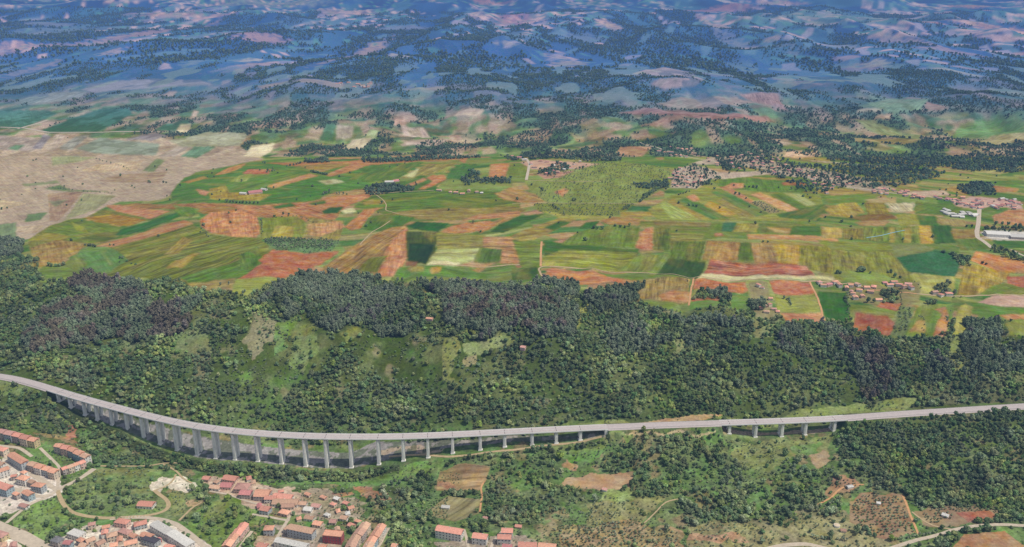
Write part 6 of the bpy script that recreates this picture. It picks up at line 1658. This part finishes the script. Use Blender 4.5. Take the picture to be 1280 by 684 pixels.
for ks in ([0, 5], [1, 2], [3]):
    m = np.nonzero(inframe & np.isin(kk, ks))[0]
    if 0 in ks or 3 in ks: pass
    m = m[np.argsort(-app[m])][:N_SINGLE]; single[m] = True

# ---- the rest of each kind: one object each
def cover_tree(name, leaf, kind, pts, label, cat, dz):
    me = bpy.data.meshes.new(name); n = len(pts)
    z = h(pts[:, 0], pts[:, 1]) - dz
    me.vertices.add(n); me.vertices.foreach_set('co', np.stack([pts[:, 0], pts[:, 1], z], -1).astype(np.float32).ravel())
    for nm, val in (('size', pts[:, 3]), ('turn', RNG.uniform(0, 6.28, n)), ('tall', RNG.uniform(.82, 1.2, n))):
        a = me.attributes.new(nm, 'FLOAT', 'POINT'); a.data.foreach_set('value', val.astype(np.float32))
    a = me.attributes.new('pick', 'INT', 'POINT'); a.data.foreach_set('value', RNG.integers(0, NV, n).astype(np.int32))
    o = bpy.data.objects.new(name, me); COL.objects.link(o); o['kind'] = 'stuff'; o['label'] = label; o['category'] = cat
    ng = bpy.data.node_groups.new(name, 'GeometryNodeTree'); ng.interface.new_socket('Geometry', in_out='INPUT', socket_type='NodeSocketGeometry'); ng.interface.new_socket('Geometry', in_out='OUTPUT', socket_type='NodeSocketGeometry')
    N = ng.nodes; L = ng.links
    gi = N.new('NodeGroupInput'); go = N.new('NodeGroupOutput')
    g2i = N.new('GeometryNodeGeometryToInstance')
    for i in reversed(range(NV)):
        po = bpy.data.objects.new('tree_shape', joined(kind, i, leaf))
        ob = N.new('GeometryNodeObjectInfo'); ob.inputs['Object'].default_value = po; L.new(ob.outputs['Geometry'], g2i.inputs[0])
    def attr(nm, dt='FLOAT'):
        a = N.new('GeometryNodeInputNamedAttribute'); a.data_type = dt; a.inputs[0].default_value = nm; return a.outputs['Attribute']
    iop = N.new('GeometryNodeInstanceOnPoints'); iop.inputs['Pick Instance'].default_value = True
    m2p = N.new('GeometryNodeMeshToPoints'); L.new(gi.outputs[0], m2p.inputs[0]); L.new(m2p.outputs[0], iop.inputs['Points'])
    L.new(g2i.outputs[0], iop.inputs['Instance']); L.new(attr('pick', 'INT'), iop.inputs['Instance Index'])
    cr = N.new('ShaderNodeCombineXYZ'); L.new(attr('turn'), cr.inputs[2]); L.new(cr.outputs[0], iop.inputs['Rotation'])
    cs = N.new('ShaderNodeCombineXYZ'); s_ = attr('size'); L.new(s_, cs.inputs[0]); L.new(s_, cs.inputs[1])
    mm = N.new('ShaderNodeMath'); mm.operation = 'MULTIPLY'; L.new(s_, mm.inputs[0]); L.new(attr('tall'), mm.inputs[1]); L.new(mm.outputs[0], cs.inputs[2]); L.new(cs.outputs[0], iop.inputs['Scale'])
    L.new(iop.outputs[0], go.inputs[0])
    md = o.modifiers.new('woods', 'NODES'); md.node_group = ng
    return o
DZ = [1.2, 1.0, 1.0, .4, 1.2, 1.2]
for i, (nm, lab, cat) in enumerate([('woodland', 'green broadleaf woodland covering the slope behind the motorway and the valley', 'woodland'), ('grey_woodland', 'dark grey green closed stands of tall trees along the rim of the plateau', 'woodland'),
                               ('brown_woodland', 'brownish closed stands of tall trees on the slope', 'woodland'), ('shrubbery', 'scattered small bushes and low orchard trees across the valley and fields', 'shrubs'),
                               ('distant_woodland', 'bluish woods dotted over the hazy hills beyond the fields', 'woodland'),
                               ('light_woodland', 'lighter olive green broadleaf groves mixed through the slope and the valley', 'woodland')]):
    m = (kk == i) & ~single
    if m.any(): cover_tree(nm, M_LEAF[i], KINDS[i], ALLT[m], lab, cat, DZ[i])

# ---- single trees
LAND = [(20, 540, 'the pink roofed terrace'), (90, 562, 'the long orange roofed terrace'), (45, 645, 'the grassy triangle beside the wide street'), (185, 632, 'the farmhouse on its pale yard'),
        (216, 604, 'the pale sandy yards'), (140, 610, 'the meadow above the winding lane'), (285, 650, 'the bright meadow below the workshops'), (300, 606, 'the red roofed workshops'), (345, 620, 'the big orange warehouse'),
        (410, 640, 'the terraced garden plots'), (376, 668, 'the long grey apartment block'), (465, 665, 'the stepped housing row'), (465, 613, 'the bare orange bank'), (590, 596, 'the ploughed terraces'),
        (556, 634, 'the small white shed'), (563, 667, 'the block with white columns'), (632, 668, 'the paired red roofed houses'), (675, 681, 'the long red roof'), (745, 600, 'the bare tan clearing'), (712, 574, 'the small orange scar'),
        (815, 642, 'the short pale footpath'), (830, 545, 'the grass cutting between the viaducts'), (950, 570, 'the yellow grass below the short viaduct'), (1028, 573, 'the bare patch below the short viaduct'),
        (1058, 605, 'the orange clearing'), (1105, 640, 'the olive orchard'), (1218, 645, 'the red soil strip'), (1230, 678, 'the orange field by the country road'), (1180, 560, 'the dense wood below the motorway'),
        (440, 586, 'the tallest piers'), (230, 572, 'the curve of the long viaduct'), (610, 562, 'the shortest piers'), (90, 515, 'the left end of the long viaduct'), (900, 620, 'the wooded dell'), (980, 650, 'the dry grassland'),
        (1130, 400, 'the planted rows by the hamlet'), (1080, 365, 'the hamlet'), (890, 370, 'the dark grove among red fields'), (360, 305, 'the orchard above the red field'), (150, 330, 'the green field above the brown wood'),
        (1075, 338, 'the pasture above the hamlet'), (700, 235, 'the big vineyard'), (960, 258, 'the striped fields'), (430, 240, 'the orange fields'), (490, 235, 'the copse by the white roofed farm'), (1240, 282, 'the white warehouse'),
        (130, 380, 'the brown wood'), (420, 375, 'the dome shaped grey wood'), (620, 380, 'the plum brown wood'), (860, 400, 'the rim of the plateau'), (1100, 450, 'the brown and grey wood'), (1250, 420, 'the square dark wood'), (1150, 500, 'the scrub behind the motorway'),
        (555, 580, 'the grass below the viaduct'), (660, 600, 'the hedged plots'), (520, 640, 'the dark wood beside the stepped row'), (760, 640, 'the mottled orchards'), (1010, 620, 'the square orchard'), (340, 600, 'the hedge behind the workshops')]
LXY = np.array([(a, b) for a, b, _ in LAND], float)
used_labels = {}
def where(px, py):
    d = np.hypot((LXY[:, 0] - px), (LXY[:, 1] - py) * 1.4); k = int(np.argmin(d)); dx, dy = px - LXY[k, 0], py - LXY[k, 1]
    if d[k] < 9: w_ = 'beside'
    else:
        a = math.degrees(math.atan2(-dy * 1.4, dx)) % 360
        w_ = ['right of', 'above and right of', 'above', 'above and left of', 'left of', 'below and left of', 'below', 'below and right of'][int((a + 22.5) // 45) % 8]
        w_ = ('just ' if d[k] < 26 else 'well ' if d[k] > 55 else '') + w_
    return w_ + ' ' + LAND[k][2]
TONES = {0: [('deep green', '#6c8258'), ('mid green', '#7a905c'), ('yellow green', '#8e9f5c'), ('dull green', '#74865e')], 1: [('dark grey green', '#78826c'), ('slate green', '#7f8c74'), ('dusky', '#73706a')],
         2: [('brownish', '#8a7e74'), ('dark brown', '#756a64'), ('grey brown', '#867e78')], 3: [('silvery green', '#96a280'), ('olive green', '#8c9868'), ('deep green', '#70845c'), ('greyish', '#8e9678')]}
TONES[5] = [('light green', '#93a57a'), ('pale olive', '#9aa47a'), ('yellowish green', '#9dab72')]
NAMES = {5: ('broadleaf_tree', 'broadleaf tree', 'broadleaf trees standing singly or in small groups'), 0: ('broadleaf_tree', 'broadleaf tree', 'broadleaf trees standing singly or in small groups'), 1: ('tall_tree', 'tall narrow tree', 'tall trees of the dark woods'), 2: ('tall_tree', 'tall narrow tree', 'tall trees of the dark woods'), 3: ('small_tree', 'low round tree', 'small orchard trees and bushes')}
sidx = np.nonzero(single)[0]
med = {k: np.quantile(ALLT[single & (kk == k), 3], [.15, .4, .6, .85]) if (single & (kk == k)).any() else None for k in range(6)}
count_single = 0
for j in sidx:
    X, Y, k, s = ALLT[j]; k = int(k)
    q = med[k]; sz = ['very small', 'smallish', 'middling', 'large', 'very large'][int(np.searchsorted(q, s))]
    wh = where(float(tpx[j]), float(tpy[j]))
    tones = TONES[k][:]; random.shuffle(tones)
    nm, kn, grp = NAMES[k]
    for tn, hx in tones:
        lab = f'{sz} {tn} {kn} {wh}'
        if len(lab.split()) > 16: lab = lab.replace('well ', '')
        if len(lab.split()) > 16: lab = lab.replace('just ', '')
        if len(lab.split()) > 16: lab = lab.replace('very ', '')
        if len(lab.split()) > 16: lab = lab.replace(sz.split()[-1] + ' ', '', 1)
        if lab not in used_labels: break
    used_labels[lab] = used_labels.get(lab, 0) + 1
    i = random.randrange(NV); kd = KINDS[k]
    z = float(zt[j]) - DZ[k] * .6
    root = empty(nm, (float(X), float(Y), z), random.uniform(0, 6.28), label=lab, category='tree', group=grp)
    root.scale = (s, s, s * random.uniform(.85, 1.2))
    c = bpy.data.objects.new('crown', CROWNC[kd][i]); c.parent = root; c.color = srgb(hx, random.uniform(.85, 1.15) * (.95 if k in (1, 2) else 1)); COL.objects.link(c)
    t = bpy.data.objects.new('trunk', TRUNK[kd][i % 2]); t.parent = root; COL.objects.link(t)
    count_single += 1
print('single trees', count_single, 'labels shared', sum(v - 1 for v in used_labels.values()))
# ------------------------------------------------------------------ camera, sun, sky, haze
cam_d = bpy.data.cameras.new('camera'); cam = bpy.data.objects.new('camera', cam_d); COL.objects.link(cam)
cam.location = (0, 0, CAMZ); cam.rotation_euler = (pi / 2 - PITCH, 0, 0)
cam_d.sensor_width = 36; cam_d.lens = F / 1280 * 36; cam_d.clip_start = 1; cam_d.clip_end = 200000
SC.camera = cam
SUN_EL, SUN_AZ = radians(58), radians(-16)      # azimuth measured from +x towards +y: from the right
sd = bpy.data.lights.new('sun', 'SUN'); sd.energy = 3.6; sd.angle = radians(.5); sd.color = (1, .935, .81)
so = bpy.data.objects.new('sun', sd); COL.objects.link(so)
from mathutils import Vector
dirv = Vector((cos(SUN_EL) * cos(SUN_AZ), cos(SUN_EL) * sin(SUN_AZ), sin(SUN_EL)))
so.rotation_euler = dirv.to_track_quat('Z', 'Y').to_euler(); so.location = (0, 0, 2000)
w = bpy.data.worlds.new('World'); SC.world = w; w.use_nodes = True
nt = w.node_tree; nt.nodes.clear()
sky = nt.nodes.new('ShaderNodeTexSky'); sky.sky_type = 'NISHITA'; sky.sun_disc = False
sky.sun_elevation = SUN_EL; sky.sun_rotation = pi / 2 - SUN_AZ; sky.altitude = 200; sky.dust_density = 1.5
bg = nt.nodes.new('ShaderNodeBackground'); bg.inputs[1].default_value = .115
wo = nt.nodes.new('ShaderNodeOutputWorld'); hs = nt.nodes.new('ShaderNodeHueSaturation'); hs.inputs['Saturation'].default_value = .5; nt.links.new(sky.outputs[0], hs.inputs['Color']); nt.links.new(hs.outputs[0], bg.inputs[0]); nt.links.new(bg.outputs[0], wo.inputs[0])
# haze: one even body of air over the country, its glow standing in for scattered light
mb = MB(); mb.box(-60000, 60000, -3000, 90000, -900, 1900)
hm = bpy.data.materials.new('haze'); hm.use_nodes = True; nt = hm.node_tree; nt.nodes.clear()
ho = nt.nodes.new('ShaderNodeOutputMaterial'); ab = nt.nodes.new('ShaderNodeVolumeAbsorption'); em = nt.nodes.new('ShaderNodeEmission'); ad = nt.nodes.new('ShaderNodeAddShader')
ab.inputs['Color'].default_value = (0, 0, 0, 1); ab.inputs['Density'].default_value = SIGMA
em.inputs['Color'].default_value = (*[float(v) for v in HAZE], 1); em.inputs['Strength'].default_value = SIGMA
nt.links.new(ab.outputs[0], ad.inputs[0]); nt.links.new(em.outputs[0], ad.inputs[1]); nt.links.new(ad.outputs[0], ho.inputs['Volume'])
if USE_HAZE:
    hz = mb.build('haze', hm, kind='stuff')
SC.view_settings.view_transform = 'Standard'; SC.view_settings.look = 'None'; SC.view_settings.exposure = 0; SC.view_settings.gamma = 1
SC.render.engine = 'CYCLES'
SC.cycles.max_bounces = 4; SC.cycles.diffuse_bounces = 2; SC.cycles.transparent_max_bounces = 4; SC.cycles.volume_bounces = 0
SC.cycles.use_denoising = True
print('objects', len(bpy.data.objects))
